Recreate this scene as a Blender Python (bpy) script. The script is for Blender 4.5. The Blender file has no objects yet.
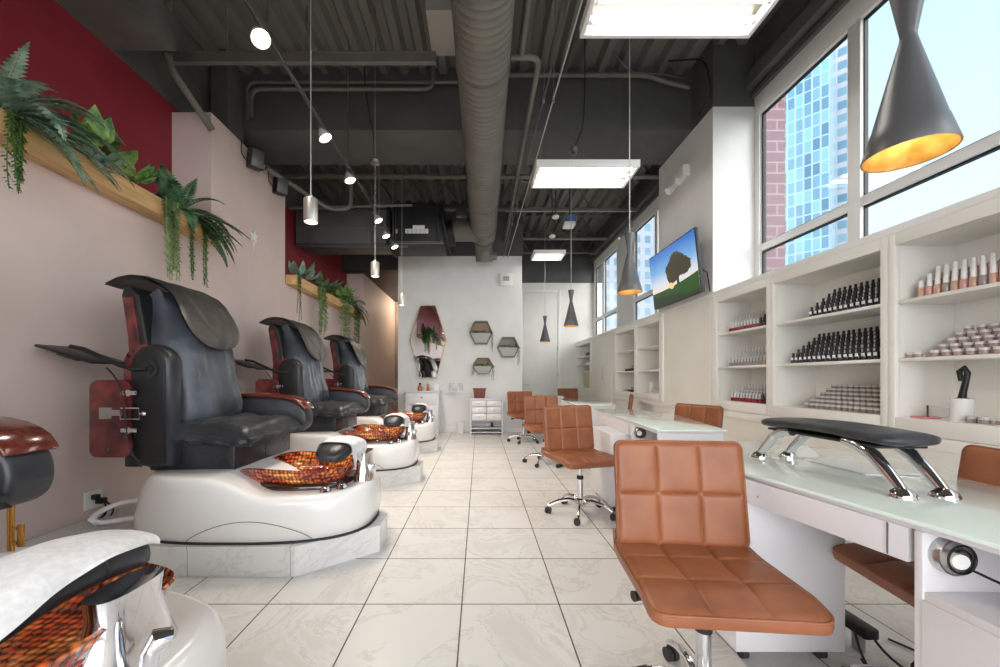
import bpy, bmesh, math, random
from mathutils import Vector, Matrix, noise
random.seed(7)
EXPOSURE = 1.25
SKY = 0.6
BACKSKY = 5.0
TUBE = 6.5
SPOT = 40
CONE = .28
SCREEN = 0.42
S = bpy.context.scene
COL = S.collection
PI = math.pi
H = 1.157            # eye height
F = 386.0            # focal length in pixels of a 1000 px wide frame

# ------------------------------------------------------------------ materials
def lin(c):
    c = c / 255.0
    return c / 12.92 if c <= 0.04045 else ((c + 0.055) / 1.055) ** 2.4
def rgb(r, g, b): return (lin(r), lin(g), lin(b), 1.0)

def mat(name, col, rough=0.5, metal=0.0, spec=0.5, coat=0.0, trans=0.0, emit=None, estr=0.0, alpha=1.0, ior=1.45):
    m = bpy.data.materials.new(name); m.use_nodes = True
    p = m.node_tree.nodes['Principled BSDF']
    p.inputs['Base Color'].default_value = col
    p.inputs['Roughness'].default_value = rough
    p.inputs['Metallic'].default_value = metal
    p.inputs['Specular IOR Level'].default_value = spec
    p.inputs['Coat Weight'].default_value = coat
    p.inputs['Coat Roughness'].default_value = 0.08
    p.inputs['Transmission Weight'].default_value = trans
    p.inputs['IOR'].default_value = ior
    p.inputs['Alpha'].default_value = alpha
    if emit:
        p.inputs['Emission Color'].default_value = emit
        p.inputs['Emission Strength'].default_value = estr
    m.diffuse_color = col
    return m

def nd(m, typ, **kw):
    n = m.node_tree.nodes.new(typ)
    for k, v in kw.items(): setattr(n, k, v)
    return n
def lk(m, a, b): m.node_tree.links.new(a, b)
def P(m): return m.node_tree.nodes['Principled BSDF']

def noisy(m, c1, c2, scale=5.0, detail=4.0, bump=0.0, bscale=None, stretch=None, lo=0.35, hi=0.65, dist=0.02):
    """colour varies between c1 and c2 with a noise texture, plus bump"""
    tc = nd(m, 'ShaderNodeTexCoord'); mp = nd(m, 'ShaderNodeMapping')
    lk(m, tc.outputs['Object'], mp.inputs['Vector'])
    if stretch: mp.inputs['Scale'].default_value = stretch
    n = nd(m, 'ShaderNodeTexNoise'); n.inputs['Scale'].default_value = scale; n.inputs['Detail'].default_value = detail
    lk(m, mp.outputs['Vector'], n.inputs['Vector'])
    r = nd(m, 'ShaderNodeValToRGB')
    r.color_ramp.elements[0].position = lo; r.color_ramp.elements[0].color = c1
    r.color_ramp.elements[1].position = hi; r.color_ramp.elements[1].color = c2
    lk(m, n.outputs['Fac'], r.inputs['Fac']); lk(m, r.outputs['Color'], P(m).inputs['Base Color'])
    if bump:
        n2 = n
        if bscale:
            n2 = nd(m, 'ShaderNodeTexNoise'); n2.inputs['Scale'].default_value = bscale; n2.inputs['Detail'].default_value = 3
            lk(m, mp.outputs['Vector'], n2.inputs['Vector'])
        b = nd(m, 'ShaderNodeBump'); b.inputs['Strength'].default_value = bump; b.inputs['Distance'].default_value = dist
        lk(m, n2.outputs['Fac'], b.inputs['Height']); lk(m, b.outputs['Normal'], P(m).inputs['Normal'])
    return m

M = {}
M['white_wall'] = noisy(mat('white_wall', rgb(232,231,229), 0.65), rgb(230,229,227), rgb(235,234,232), 3)
M['cream_wall'] = noisy(mat('cream_wall', rgb(237,233,225), 0.6), rgb(235,231,223), rgb(239,236,228), 3)
M['pink_wall'] = noisy(mat('pink_wall', rgb(222,201,194), 0.6), rgb(220,199,192), rgb(225,205,198), 2.2)
M['red_wall'] = noisy(mat('red_wall', rgb(140,40,52), 0.6), rgb(136,38,50), rgb(146,43,55), 2)
M['dark_paint'] = noisy(mat('dark_paint', rgb(90,90,89), 0.6), rgb(86,86,85), rgb(96,95,93), 3)
M['deck_paint'] = mat('deck_paint', rgb(116,114,109), 0.5)
M['duct_paint'] = noisy(mat('duct_paint', rgb(116,113,106), 0.45), rgb(110,107,101), rgb(122,119,111), 4)
M['black_paint'] = mat('black_paint', rgb(36,36,37), 0.5)
M['white_gloss'] = mat('white_gloss', rgb(233,231,230), 0.18, coat=0.3)
M['white_lam'] = mat('white_lam', rgb(226,224,228), 0.3)
M['white_trim'] = mat('white_trim', rgb(241,240,237), 0.4)
M['cream_cab'] = mat('cream_cab', rgb(242,239,233), 0.42)
M['chrome'] = mat('chrome', rgb(225,225,228), 0.08, 1.0)
M['steel'] = mat('steel', rgb(190,190,190), 0.28, 1.0)
M['brushed'] = mat('brushed', rgb(214,212,208), 0.34, 0.8)
M['brass'] = mat('brass', rgb(190,140,70), 0.25, 1.0)
M['grey_metal'] = mat('grey_metal', rgb(110,110,110), 0.4, 0.7)
M['black_plastic'] = mat('black_plastic', rgb(30,30,32), 0.4)
M['rubber'] = mat('rubber', rgb(50,50,52), 0.6)
M['tan_leather'] = noisy(mat('tan_leather', rgb(143,86,56), 0.38), rgb(133,78,49), rgb(152,94,63), 6, bump=0.08, bscale=260, dist=0.002)
M['dark_leather'] = noisy(mat('dark_leather', rgb(43,44,48), 0.36), rgb(34,35,38), rgb(56,58,64), 3.5, bump=0.25, bscale=9, dist=0.02)
M['blue_leather'] = noisy(mat('blue_leather', rgb(64,68,76), 0.36), rgb(50,53,60), rgb(84,90,100), 3.0, bump=0.4, bscale=7, dist=0.03)
M['head_leather'] = noisy(mat('head_leather', rgb(64,62,62), 0.38), rgb(52,51,51), rgb(80,77,75), 4.0, bump=0.3, bscale=10, dist=0.02)
M['box_leather'] = noisy(mat('box_leather', rgb(38,38,41), 0.33), rgb(28,28,31), rgb(52,52,58), 5.0, bump=0.35, bscale=12, dist=0.02)
M['burgundy'] = noisy(mat('burgundy', rgb(104,40,40), 0.22, coat=0.6), rgb(66,22,26), rgb(124,46,44), 9, 8)
M['redwood'] = noisy(mat('redwood', rgb(92,38,32), 0.2, coat=0.5), rgb(76,28,25), rgb(108,48,36), 6, 5, stretch=(1, 6, 6))
M['pine'] = noisy(mat('pine', rgb(214,172,118), 0.5), rgb(206,160,104), rgb(224,186,134), 5, 5, stretch=(8, 0.7, 8))
M['towel'] = noisy(mat('towel', rgb(240,238,239), 0.95, spec=0.1), rgb(233,231,232), rgb(246,244,245), 60, bump=0.2, bscale=180, dist=0.002)
M['glass_top'] = mat('glass_top', rgb(234,248,242), 0.06, coat=0.5)
M['glass_edge'] = mat('glass_edge', rgb(120,190,170), 0.1)
M['cone_grey'] = mat('cone_grey', rgb(98,98,100), 0.4, 0.25)
M['gold_leaf'] = noisy(mat('gold_leaf', rgb(214,176,100), 0.4, 0.4), rgb(188,146,72), rgb(232,200,130), 18, 5)
M['cord'] = mat('cord', rgb(60,60,60), 0.5)
M['cord_pale'] = mat('cord_pale', rgb(190,188,184), 0.4)
M['lamp_glow'] = mat('lamp_glow', rgb(255,240,215), 0.3, emit=(1.0, 0.82, 0.55, 1), estr=5.0)
M['tube_glow'] = mat('tube_glow', rgb(255,252,240), 0.3, emit=(1.0, 0.97, 0.91, 1), estr=TUBE)
M['reflector'] = mat('reflector', rgb(104,101,92), 0.4)
M['soil'] = mat('soil', rgb(60,45,35), 0.9)
M['brown_box'] = mat('brown_box', rgb(120,66,54), 0.5)
M['amber'] = mat('amber', rgb(176,104,52), 0.15, coat=0.5)
M['pink_plastic'] = mat('pink_plastic', rgb(225,120,140), 0.35)
M['paper'] = mat('paper', rgb(238,236,232), 0.7)
M['book_dark'] = mat('book_dark', rgb(58,56,58), 0.6)
M['book_grey'] = mat('book_grey', rgb(150,146,146), 0.6)
M['khaki'] = mat('khaki', rgb(196,186,150), 0.7)
M['acrylic'] = mat('acrylic', rgb(225,230,232), 0.08, alpha=0.28)
M['clear'] = mat('clear', rgb(240,240,240), 0.05, alpha=0.35)
M['silver_cap'] = mat('silver_cap', rgb(206,204,204), 0.3, 0.25)
M['white_cap'] = mat('white_cap', rgb(235,232,232), 0.3)
M['polish_black'] = mat('polish_black', rgb(34,32,40), 0.15, coat=0.6)
M['polish_violet'] = mat('polish_violet', rgb(58,48,70), 0.15, coat=0.6)
M['polish_red'] = mat('polish_red', rgb(150,30,50), 0.12, coat=0.6)
M['polish_dark_red'] = mat('polish_dark_red', rgb(80,30,40), 0.12, coat=0.6)
M['polish_pink'] = mat('polish_pink', rgb(214,160,156), 0.12, coat=0.6)
M['polish_nude'] = mat('polish_nude', rgb(206,164,140), 0.12, coat=0.6)
M['polish_clear'] = mat('polish_clear', rgb(158,150,150), 0.1, coat=0.6)
M['jar_pink'] = mat('jar_pink', rgb(176,150,146), 0.25, coat=0.4)
M['jar_brown'] = mat('jar_brown', rgb(150,134,124), 0.25, coat=0.4)
M['lid'] = mat('lid', rgb(222,216,216), 0.3)
M['label'] = mat('label', rgb(236,234,234), 0.5)
M['mirror'] = mat('mirror', rgb(235,235,235), 0.02, 1.0)
M['concrete'] = noisy(mat('concrete', rgb(98,97,93), 0.7), rgb(92,91,88), rgb(105,104,99), 3)
M['corridor'] = mat('corridor', rgb(190,176,160), 0.65)
M['plug_black'] = mat('plug_black', rgb(25,25,26), 0.4)
def leafmat(name, a, b):
    return noisy(mat(name, a, 0.5), a, b, 14, 3)
M['fern'] = leafmat('fern', rgb(46,88,56), rgb(108,146,104))
M['fern_grey'] = leafmat('fern_grey', rgb(74,108,84), rgb(152,172,150))
M['leaf_green'] = leafmat('leaf_green', rgb(40,104,52), rgb(150,180,96))
M['trail'] = leafmat('trail', rgb(110,138,84), rgb(176,194,140))
M['trail_dark'] = leafmat('trail_dark', rgb(58,100,46), rgb(98,136,70))
M['sage'] = leafmat('sage', rgb(100,128,118), rgb(140,164,150))

# polished tile floor: 0.497 m square tiles with thin dark joints and marble veins
def floor_mat(name, ox, oy, w, base1, base2, joint=0.0035, rough=0.26):
    m = mat(name, base1, rough)
    tc = nd(m, 'ShaderNodeTexCoord'); sp = nd(m, 'ShaderNodeSeparateXYZ'); lk(m, tc.outputs['Object'], sp.inputs[0])
    def cell(sock, off):
        a = nd(m, 'ShaderNodeMath', operation='SUBTRACT'); lk(m, sock, a.inputs[0]); a.inputs[1].default_value = off
        d = nd(m, 'ShaderNodeMath', operation='DIVIDE'); lk(m, a.outputs[0], d.inputs[0]); d.inputs[1].default_value = w
        fr = nd(m, 'ShaderNodeMath', operation='FRACT'); lk(m, d.outputs[0], fr.inputs[0])
        s = nd(m, 'ShaderNodeMath', operation='SUBTRACT'); lk(m, fr.outputs[0], s.inputs[0]); s.inputs[1].default_value = 0.5
        ab = nd(m, 'ShaderNodeMath', operation='ABSOLUTE'); lk(m, s.outputs[0], ab.inputs[0])
        g = nd(m, 'ShaderNodeMath', operation='GREATER_THAN'); lk(m, ab.outputs[0], g.inputs[0]); g.inputs[1].default_value = 0.5 - joint / w
        fl = nd(m, 'ShaderNodeMath', operation='FLOOR'); lk(m, d.outputs[0], fl.inputs[0])
        return g.outputs[0], fl.outputs[0]
    gx, fx = cell(sp.outputs[0], ox); gy, fy = cell(sp.outputs[1], oy)
    mx = nd(m, 'ShaderNodeMath', operation='MAXIMUM'); lk(m, gx, mx.inputs[0]); lk(m, gy, mx.inputs[1])
    cb = nd(m, 'ShaderNodeCombineXYZ'); lk(m, fx, cb.inputs[0]); lk(m, fy, cb.inputs[1])
    wn = nd(m, 'ShaderNodeTexWhiteNoise'); lk(m, cb.outputs[0], wn.inputs['Vector'])
    sc = nd(m, 'ShaderNodeVectorMath', operation='SCALE'); lk(m, wn.outputs['Color'], sc.inputs[0]); sc.inputs['Scale'].default_value = 30
    ad = nd(m, 'ShaderNodeVectorMath', operation='ADD'); lk(m, tc.outputs['Object'], ad.inputs[0]); lk(m, sc.outputs[0], ad.inputs[1])
    n = nd(m, 'ShaderNodeTexNoise'); n.inputs['Scale'].default_value = 1.6; n.inputs['Detail'].default_value = 8
    n.inputs['Roughness'].default_value = 0.62; n.inputs['Distortion'].default_value = 1.8
    lk(m, ad.outputs[0], n.inputs['Vector'])
    r = nd(m, 'ShaderNodeValToRGB'); e = r.color_ramp.elements
    e[0].position = 0.40; e[0].color = base2; e[1].position = 0.62; e[1].color = base1
    k = r.color_ramp.elements.new(0.47); k.color = base1
    k = r.color_ramp.elements.new(0.495); k.color = tuple(base2[i] * 0.93 for i in range(3)) + (1,)
    k = r.color_ramp.elements.new(0.515); k.color = base1
    lk(m, n.outputs['Fac'], r.inputs['Fac'])
    mix = nd(m, 'ShaderNodeMix', data_type='RGBA')
    lk(m, mx.outputs[0], mix.inputs['Factor']); lk(m, r.outputs['Color'], mix.inputs[6]); mix.inputs[7].default_value = rgb(84,80,76)
    lk(m, mix.outputs[2], P(m).inputs['Base Color'])
    rr = nd(m, 'ShaderNodeMapRange'); lk(m, mx.outputs[0], rr.inputs['Value']); rr.inputs['To Min'].default_value = rough; rr.inputs['To Max'].default_value = 0.8
    lk(m, rr.outputs[0], P(m).inputs['Roughness'])
    return m
TW = 0.497
FX0 = (457.0 - 479.5) / F * (H * F / (666.3 - 378.0))
M['floor'] = floor_mat('floor_tile', FX0, H * F / (604.1 - 378) - 3 * TW, TW, rgb(222,221,219), rgb(214,212,209))
M['step_tile'] = floor_mat('step_tile', -1.20, 2.9, 0.60, rgb(226,225,224), rgb(218,216,215), joint=0.0012, rough=0.25)

# copper glass basin: scaled pattern of gold, red and near black
def basin_mat():
    m = mat('copper_glass', rgb(120,50,24), 0.06, coat=1.0)
    tc = nd(m, 'ShaderNodeTexCoord')
    v = nd(m, 'ShaderNodeTexVoronoi'); v.inputs['Scale'].default_value = 42; v.inputs['Randomness'].default_value = 0.35; lk(m, tc.outputs['Object'], v.inputs['Vector'])
    n = nd(m, 'ShaderNodeTexNoise'); n.inputs['Scale'].default_value = 4.5; n.inputs['Detail'].default_value = 2; lk(m, tc.outputs['Object'], n.inputs['Vector'])
    r1 = nd(m, 'ShaderNodeValToRGB'); e = r1.color_ramp.elements
    e[0].position = 0.3; e[0].color = rgb(104,30,22); e[1].position = 0.66; e[1].color = rgb(216,146,74)
    k = e.new(0.48); k.color = rgb(156,66,34)
    lk(m, n.outputs['Fac'], r1.inputs['Fac'])
    r2 = nd(m, 'ShaderNodeValToRGB'); e = r2.color_ramp.elements
    e[0].position = 0.05; e[0].color = (2.7, 2.5, 2.1, 1); e[1].position = 0.62; e[1].color = (0.22, 0.15, 0.13, 1)
    lk(m, v.outputs['Distance'], r2.inputs['Fac'])
    mx = nd(m, 'ShaderNodeMix', data_type='RGBA', blend_type='MULTIPLY'); mx.inputs['Factor'].default_value = 1
    lk(m, r1.outputs['Color'], mx.inputs[6]); lk(m, r2.outputs['Color'], mx.inputs[7])
    lk(m, mx.outputs[2], P(m).inputs['Base Color'])
    b = nd(m, 'ShaderNodeBump'); b.inputs['Strength'].default_value = 0.6; b.inputs['Distance'].default_value = 0.01; b.invert = True
    lk(m, v.outputs['Distance'], b.inputs['Height']); lk(m, b.outputs['Normal'], P(m).inputs['Normal'])
    return m
M['basin'] = basin_mat()

def window_glass():
    m = bpy.data.materials.new('window_glass'); m.use_nodes = True
    nt = m.node_tree; nt.nodes.clear()
    out = nd(m, 'ShaderNodeOutputMaterial'); mix = nd(m, 'ShaderNodeMixShader')
    t = nd(m, 'ShaderNodeBsdfTransparent'); t.inputs[0].default_value = (0.96, 0.985, 1, 1)
    g = nd(m, 'ShaderNodeBsdfGlossy'); g.inputs['Roughness'].default_value = 0.01
    lw = nd(m, 'ShaderNodeLayerWeight'); pw = nd(m, 'ShaderNodeMath', operation='POWER'); lk(m, lw.outputs['Facing'], pw.inputs[0]); pw.inputs[1].default_value = 4.5
    fr = nd(m, 'ShaderNodeMapRange'); lk(m, pw.outputs[0], fr.inputs['Value']); fr.inputs['To Min'].default_value = 0.035; fr.inputs['To Max'].default_value = 0.9
    lk(m, fr.outputs[0], mix.inputs[0]); lk(m, t.outputs[0], mix.inputs[1]); lk(m, g.outputs[0], mix.inputs[2])
    lk(m, mix.outputs[0], out.inputs[0])
    return m
M['window_glass'] = window_glass()

def facade(name, c_frame, c_glass1, c_glass2, bw, bh, mortar, rough=0.15, offset=0.0, bump=False):
    m = mat(name, c_glass1, rough)
    tc = nd(m, 'ShaderNodeTexCoord'); sp = nd(m, 'ShaderNodeSeparateXYZ'); lk(m, tc.outputs['Object'], sp.inputs[0])
    ad = nd(m, 'ShaderNodeMath', operation='ADD'); lk(m, sp.outputs[0], ad.inputs[0]); lk(m, sp.outputs[1], ad.inputs[1])
    cb = nd(m, 'ShaderNodeCombineXYZ'); lk(m, ad.outputs[0], cb.inputs[0]); lk(m, sp.outputs[2], cb.inputs[1])
    b = nd(m, 'ShaderNodeTexBrick'); b.offset = offset
    b.inputs['Color1'].default_value = c_glass1; b.inputs['Color2'].default_value = c_glass2; b.inputs['Mortar'].default_value = c_frame
    b.inputs['Scale'].default_value = 1; b.inputs['Brick Width'].default_value = bw; b.inputs['Row Height'].default_value = bh
    b.inputs['Mortar Size'].default_value = mortar; b.inputs['Bias'].default_value = 0.0
    lk(m, cb.outputs[0], b.inputs['Vector']); lk(m, b.outputs['Color'], P(m).inputs['Base Color'])
    return m
M['ext_brick'] = facade('ext_brick', rgb(128,110,114), rgb(104,82,87), rgb(96,76,82), 0.8, 0.33, 0.025, 0.8, 0.5)
M['tower_glass'] = facade('tower_glass', rgb(122,152,170), rgb(34,82,112), rgb(92,142,166), 1.0, 1.9, 0.10, 0.12)
M['tower_white'] = facade('tower_white', rgb(140,148,158), rgb(60,104,130), rgb(104,136,154), 2.2, 2.4, 0.5, 0.3)

# ------------------------------------------------------------------ mesh builder
class MB:
    def __init__(s): s.v = []; s.f = []; s.m = []; s.M = None
    def add(s, vs, fs, mi=0, T=None):
        o = len(s.v)
        for p in vs:
            p = Vector(p)
            if T is not None: p = T @ p
            if s.M is not None: p = s.M @ p
            s.v.append(p)
        for f in fs:
            s.f.append([o + i for i in f]); s.m.append(mi)
        return s
    def box(s, x0, x1, y0, y1, z0, z1, bev=0.0, mi=0, T=None, seg=2):
        if x0 > x1: x0, x1 = x1, x0
        if y0 > y1: y0, y1 = y1, y0
        if z0 > z1: z0, z1 = z1, z0
        if bev <= 0:
            vs = [(x, y, z) for z in (z0, z1) for y in (y0, y1) for x in (x0, x1)]
            fs = [(0,2,3,1), (4,5,7,6), (0,1,5,4), (2,6,7,3), (0,4,6,2), (1,3,7,5)]
            return s.add(vs, fs, mi, T)
        bm = bmesh.new(); bmesh.ops.create_cube(bm, size=1)
        for v in bm.verts:
            v.co = Vector((x0 + (v.co.x + .5) * (x1 - x0), y0 + (v.co.y + .5) * (y1 - y0), z0 + (v.co.z + .5) * (z1 - z0)))
        bmesh.ops.bevel(bm, geom=bm.edges[:], offset=min(bev, .49 * min(x1 - x0, y1 - y0, z1 - z0)), segments=seg, profile=0.5, affect='EDGES')
        return s.bm(bm, mi, T)
    def bm(s, bm, mi=0, T=None):
        bm.verts.index_update()
        s.add([v.co.copy() for v in bm.verts], [[v.index for v in f.verts] for f in bm.faces], mi, T); bm.free()
        return s
    def cyl(s, p0, p1, r0, r1=None, n=16, cap=True, mi=0, T=None):
        if r1 is None: r1 = r0
        p0 = Vector(p0); p1 = Vector(p1); d = (p1 - p0).normalized()
        a = d.orthogonal().normalized(); b = d.cross(a)
        vs = []
        for p, r in ((p0, r0), (p1, r1)):
            for i in range(n):
                t = 2 * PI * i / n; vs.append(p + (a * math.cos(t) + b * math.sin(t)) * r)
        fs = [(i, (i + 1) % n, n + (i + 1) % n, n + i) for i in range(n)]
        if cap: fs += [tuple(range(n))[::-1], tuple(range(n, 2 * n))]
        return s.add(vs, fs, mi, T)
    def tube(s, pts, r, n=8, mi=0, T=None, cap=True, flat=1.0):
        pts = [Vector(p) for p in pts]; k = len(pts)
        rs = r if isinstance(r, (list, tuple)) else [r] * k
        vs = []; a = None
        for i in range(k):
            d = (pts[min(i + 1, k - 1)] - pts[max(i - 1, 0)])
            d = d.normalized() if d.length > 1e-9 else Vector((0, 0, 1))
            if a is None: a = d.orthogonal().normalized()
            else:
                a = a - d * a.dot(d); a = a.normalized() if a.length > 1e-6 else d.orthogonal().normalized()
            b = d.cross(a)
            for j in range(n):
                t = 2 * PI * j / n
                vs.append(pts[i] + (a * math.cos(t) + b * math.sin(t) * flat) * rs[i])
        fs = [(i * n + j, i * n + (j + 1) % n, (i + 1) * n + (j + 1) % n, (i + 1) * n + j) for i in range(k - 1) for j in range(n)]
        if cap: fs += [tuple(range(n))[::-1], tuple((k - 1) * n + j for j in range(n))]
        return s.add(vs, fs, mi, T)
    def lathe(s, prof, c=(0, 0, 0), n=24, mi=0, T=None, cap=True):
        c = Vector(c); k = len(prof); vs = []
        for r, z in prof:
            for j in range(n):
                t = 2 * PI * j / n; vs.append(c + Vector((r * math.cos(t), r * math.sin(t), z)))
        fs = [(i * n + j, i * n + (j + 1) % n, (i + 1) * n + (j + 1) % n, (i + 1) * n + j) for i in range(k - 1) for j in range(n)]
        if cap and prof[0][0] > 1e-6: fs.append(tuple(range(n))[::-1])
        if cap and prof[-1][0] > 1e-6: fs.append(tuple((k - 1) * n + j for j in range(n)))
        return s.add(vs, fs, mi, T)
    def prism(s, poly, axis, a0, a1, bev=0.0, mi=0, T=None, seg=2):
        def P3(p, a):
            return {'x': (a, p[0], p[1]), 'y': (p[0], a, p[1]), 'z': (p[0], p[1], a)}[axis]
        bm = bmesh.new()
        A = [bm.verts.new(P3(p, a0)) for p in poly]; B = [bm.verts.new(P3(p, a1)) for p in poly]
        n = len(poly)
        bm.faces.new(A); bm.faces.new(B[::-1])
        for i in range(n): bm.faces.new((A[i], B[i], B[(i + 1) % n], A[(i + 1) % n]))
        bmesh.ops.recalc_face_normals(bm, faces=bm.faces[:])
        if bev > 0:
            es = [e for e in bm.edges if (e.verts[0] in A) == (e.verts[1] in A)]
            bmesh.ops.bevel(bm, geom=es, offset=bev, segments=seg, profile=0.5, affect='EDGES')
        return s.bm(bm, mi, T)
    def loft(s, rings, mi=0, T=None, cap=True, closed=True):
        n = len(rings[0]); vs = [p for r in rings for p in r]; k = len(rings)
        J = n if closed else n - 1
        fs = [(i * n + j, i * n + (j + 1) % n, (i + 1) * n + (j + 1) % n, (i + 1) * n + j) for i in range(k - 1) for j in range(J)]
        if cap: fs += [tuple(range(n))[::-1], tuple((k - 1) * n + j for j in range(n))]
        return s.add(vs, fs, mi, T)
    def grid(s, fn, nu, nv, mi=0, T=None):
        vs = [fn(i / nu, j / nv) for i in range(nu + 1) for j in range(nv + 1)]
        w = nv + 1
        fs = [(i * w + j, (i + 1) * w + j, (i + 1) * w + j + 1, i * w + j + 1) for i in range(nu) for j in range(nv)]
        return s.add(vs, fs, mi, T)
    def ball(s, c, rx, ry=None, rz=None, n=12, mi=0, T=None):
        ry = ry or rx; rz = rz or rx; vs = []; k = max(4, n // 2)
        for i in range(1, k):
            a = PI * i / k
            for j in range(n):
                t = 2 * PI * j / n
                vs.append((c[0] + rx * math.sin(a) * math.cos(t), c[1] + ry * math.sin(a) * math.sin(t), c[2] + rz * math.cos(a)))
        fs = [(i * n + j, (i + 1) * n + j, (i + 1) * n + (j + 1) % n, i * n + (j + 1) % n) for i in range(k - 2) for j in range(n)]
        t = len(vs); vs += [(c[0], c[1], c[2] + rz), (c[0], c[1], c[2] - rz)]
        fs += [(t, j, (j + 1) % n) for j in range(n)] + [(t + 1, (k - 2) * n + (j + 1) % n, (k - 2) * n + j) for j in range(n)]
        return s.add(vs, fs, mi, T)

def mesh_from(mb, name, mats, off=Vector((0, 0, 0)), smooth=35):
    me = bpy.data.meshes.new(name)
    me.from_pydata([tuple(v - off) for v in mb.v], [], mb.f)
    for m in (mats if isinstance(mats, (list, tuple)) else [mats]): me.materials.append(m)
    me.polygons.foreach_set('material_index', mb.m)
    if smooth:
        bm = bmesh.new(); bm.from_mesh(me); bmesh.ops.recalc_face_normals(bm, faces=bm.faces[:]); bm.to_mesh(me); bm.free()
        me.polygons.foreach_set('use_smooth', [True] * len(me.polygons))
        me.set_sharp_from_angle(angle=math.radians(smooth))
    me.update()
    return me

def tag(o, label=None, cat=None, group=None, kind=None):
    if label: o['label'] = label
    if cat: o['category'] = cat
    if group: o['group'] = group
    if kind: o['kind'] = kind
    return o

def pieces(mb):
    """one MB per connected piece"""
    par = list(range(len(mb.v)))
    def find(a):
        while par[a] != a: par[a] = par[par[a]]; a = par[a]
        return a
    for f in mb.f:
        for i in f[1:]: par[find(i)] = find(f[0])
    out = {}
    for f, m in zip(mb.f, mb.m): out.setdefault(find(f[0]), []).append((f, m))
    res = []
    for fs in out.values():
        q = MB(); ids = {}
        for f, m in fs:
            for i in f:
                if i not in ids: ids[i] = len(q.v); q.v.append(mb.v[i])
            q.f.append([ids[i] for i in f]); q.m.append(m)
        res.append(q)
    return res

def part(name, mb, mats, parent, local=False, smooth=35, split=False):
    """a mesh child. Coordinates in mb are world coordinates unless local."""
    if split: return [part(name, q, mats, parent, local, smooth) for q in pieces(mb)]
    off = Vector((0, 0, 0))
    if not local:
        p = parent
        while p: off = off + p.location; p = p.parent
    o = bpy.data.objects.new(name, mesh_from(mb, name, mats, off, smooth)); COL.objects.link(o)
    o.parent = parent
    return o

def single(name, mb, mats, label, cat, group=None, kind=None, smooth=35):
    xs = [v.x for v in mb.v]; ys = [v.y for v in mb.v]; zs = [v.z for v in mb.v]
    c = Vector(((min(xs) + max(xs)) / 2, (min(ys) + max(ys)) / 2, min(zs)))
    o = bpy.data.objects.new(name, mesh_from(mb, name, mats, c, smooth)); COL.objects.link(o); o.location = c
    return tag(o, label, cat, group, kind)

def thing(name, loc, label, cat, group=None, rz=0.0):
    o = bpy.data.objects.new(name, None); COL.objects.link(o); o.empty_display_size = 0.05
    o.location = loc; o.rotation_euler = (0, 0, rz)
    return tag(o, label, cat, group)

def struct(name, mb, mats, parent=None, smooth=0, label=None, cat=None):
    o = bpy.data.objects.new(name, mesh_from(mb, name, mats, Vector((0, 0, 0)), smooth)); COL.objects.link(o)
    if parent: o.parent = parent
    else: o['kind'] = 'structure'
    if label: tag(o, label, cat)
    return o

def dup(root, loc, rz=None, label=None, group=None, parent=None):
    r = root.copy(); COL.objects.link(r)
    if parent is not None: r.parent = parent
    else:
        r.location = loc
        if rz is not None: r.rotation_euler = (0, 0, rz)
        if label: r['label'] = label
        if group: r['group'] = group
    for ch in list(root.children): dup(ch, None, parent=r)
    return r

def W(px, py, Y):                      # a point of the place at depth Y
    return Vector(((px - 479.5) * Y / F, Y, H + (378 - py) * Y / F))

# ------------------------------------------------------------------ camera, sky
cam = bpy.data.cameras.new('camera'); camo = bpy.data.objects.new('camera', cam); COL.objects.link(camo)
camo.location = (0, 0, H); camo.rotation_euler = (PI / 2, 0, 0)
cam.sensor_width = 36; cam.lens = 36 * F / 1000; cam.shift_x = 0.0205; cam.shift_y = 0.0445; cam.clip_start = 0.02; cam.clip_end = 500
S.camera = camo
S.view_settings.view_transform = 'Standard'; S.view_settings.look = 'None'; S.view_settings.gamma = 1
S.view_settings.use_curve_mapping = False; S.view_settings.exposure = EXPOSURE
w = bpy.data.worlds.new('sky'); S.world = w; w.use_nodes = True
nt = w.node_tree; bg = nt.nodes['Background']
tc = nt.nodes.new('ShaderNodeTexCoord'); sp = nt.nodes.new('ShaderNodeSeparateXYZ'); nt.links.new(tc.outputs['Generated'], sp.inputs[0])
rm = nt.nodes.new('ShaderNodeValToRGB'); nt.links.new(sp.outputs[2], rm.inputs['Fac'])
rm.color_ramp.elements[0].position = 0.0; rm.color_ramp.elements[0].color = (0.88, 0.93, 0.97, 1)
rm.color_ramp.elements[1].position = 0.9; rm.color_ramp.elements[1].color = (0.42, 0.68, 0.96, 1)
k = rm.color_ramp.elements.new(0.45); k.color = (0.66, 0.84, 0.98, 1)
# the half of the sky behind the camera (street side) is raised as added fill, brighter than the half seen through the windows
mr = nt.nodes.new('ShaderNodeMapRange'); mr.interpolation_type = 'SMOOTHSTEP'; nt.links.new(sp.outputs[1], mr.inputs['Value'])
mr.inputs['From Min'].default_value = -0.15; mr.inputs['From Max'].default_value = -0.7; mr.inputs['To Min'].default_value = 1.0; mr.inputs['To Max'].default_value = BACKSKY
cb = nt.nodes.new('ShaderNodeMix'); cb.data_type = 'RGBA'; cb.inputs[7].default_value = (1.0, 0.98, 0.96, 1); nt.links.new(rm.outputs['Color'], cb.inputs[6])
m2 = nt.nodes.new('ShaderNodeMapRange'); nt.links.new(sp.outputs[1], m2.inputs['Value']); m2.inputs['From Min'].default_value = -0.15; m2.inputs['From Max'].default_value = -0.5
nt.links.new(m2.outputs[0], cb.inputs['Factor'])
vm = nt.nodes.new('ShaderNodeVectorMath'); vm.operation = 'SCALE'; nt.links.new(cb.outputs[2], vm.inputs[0]); nt.links.new(mr.outputs[0], vm.inputs['Scale'])
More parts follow.
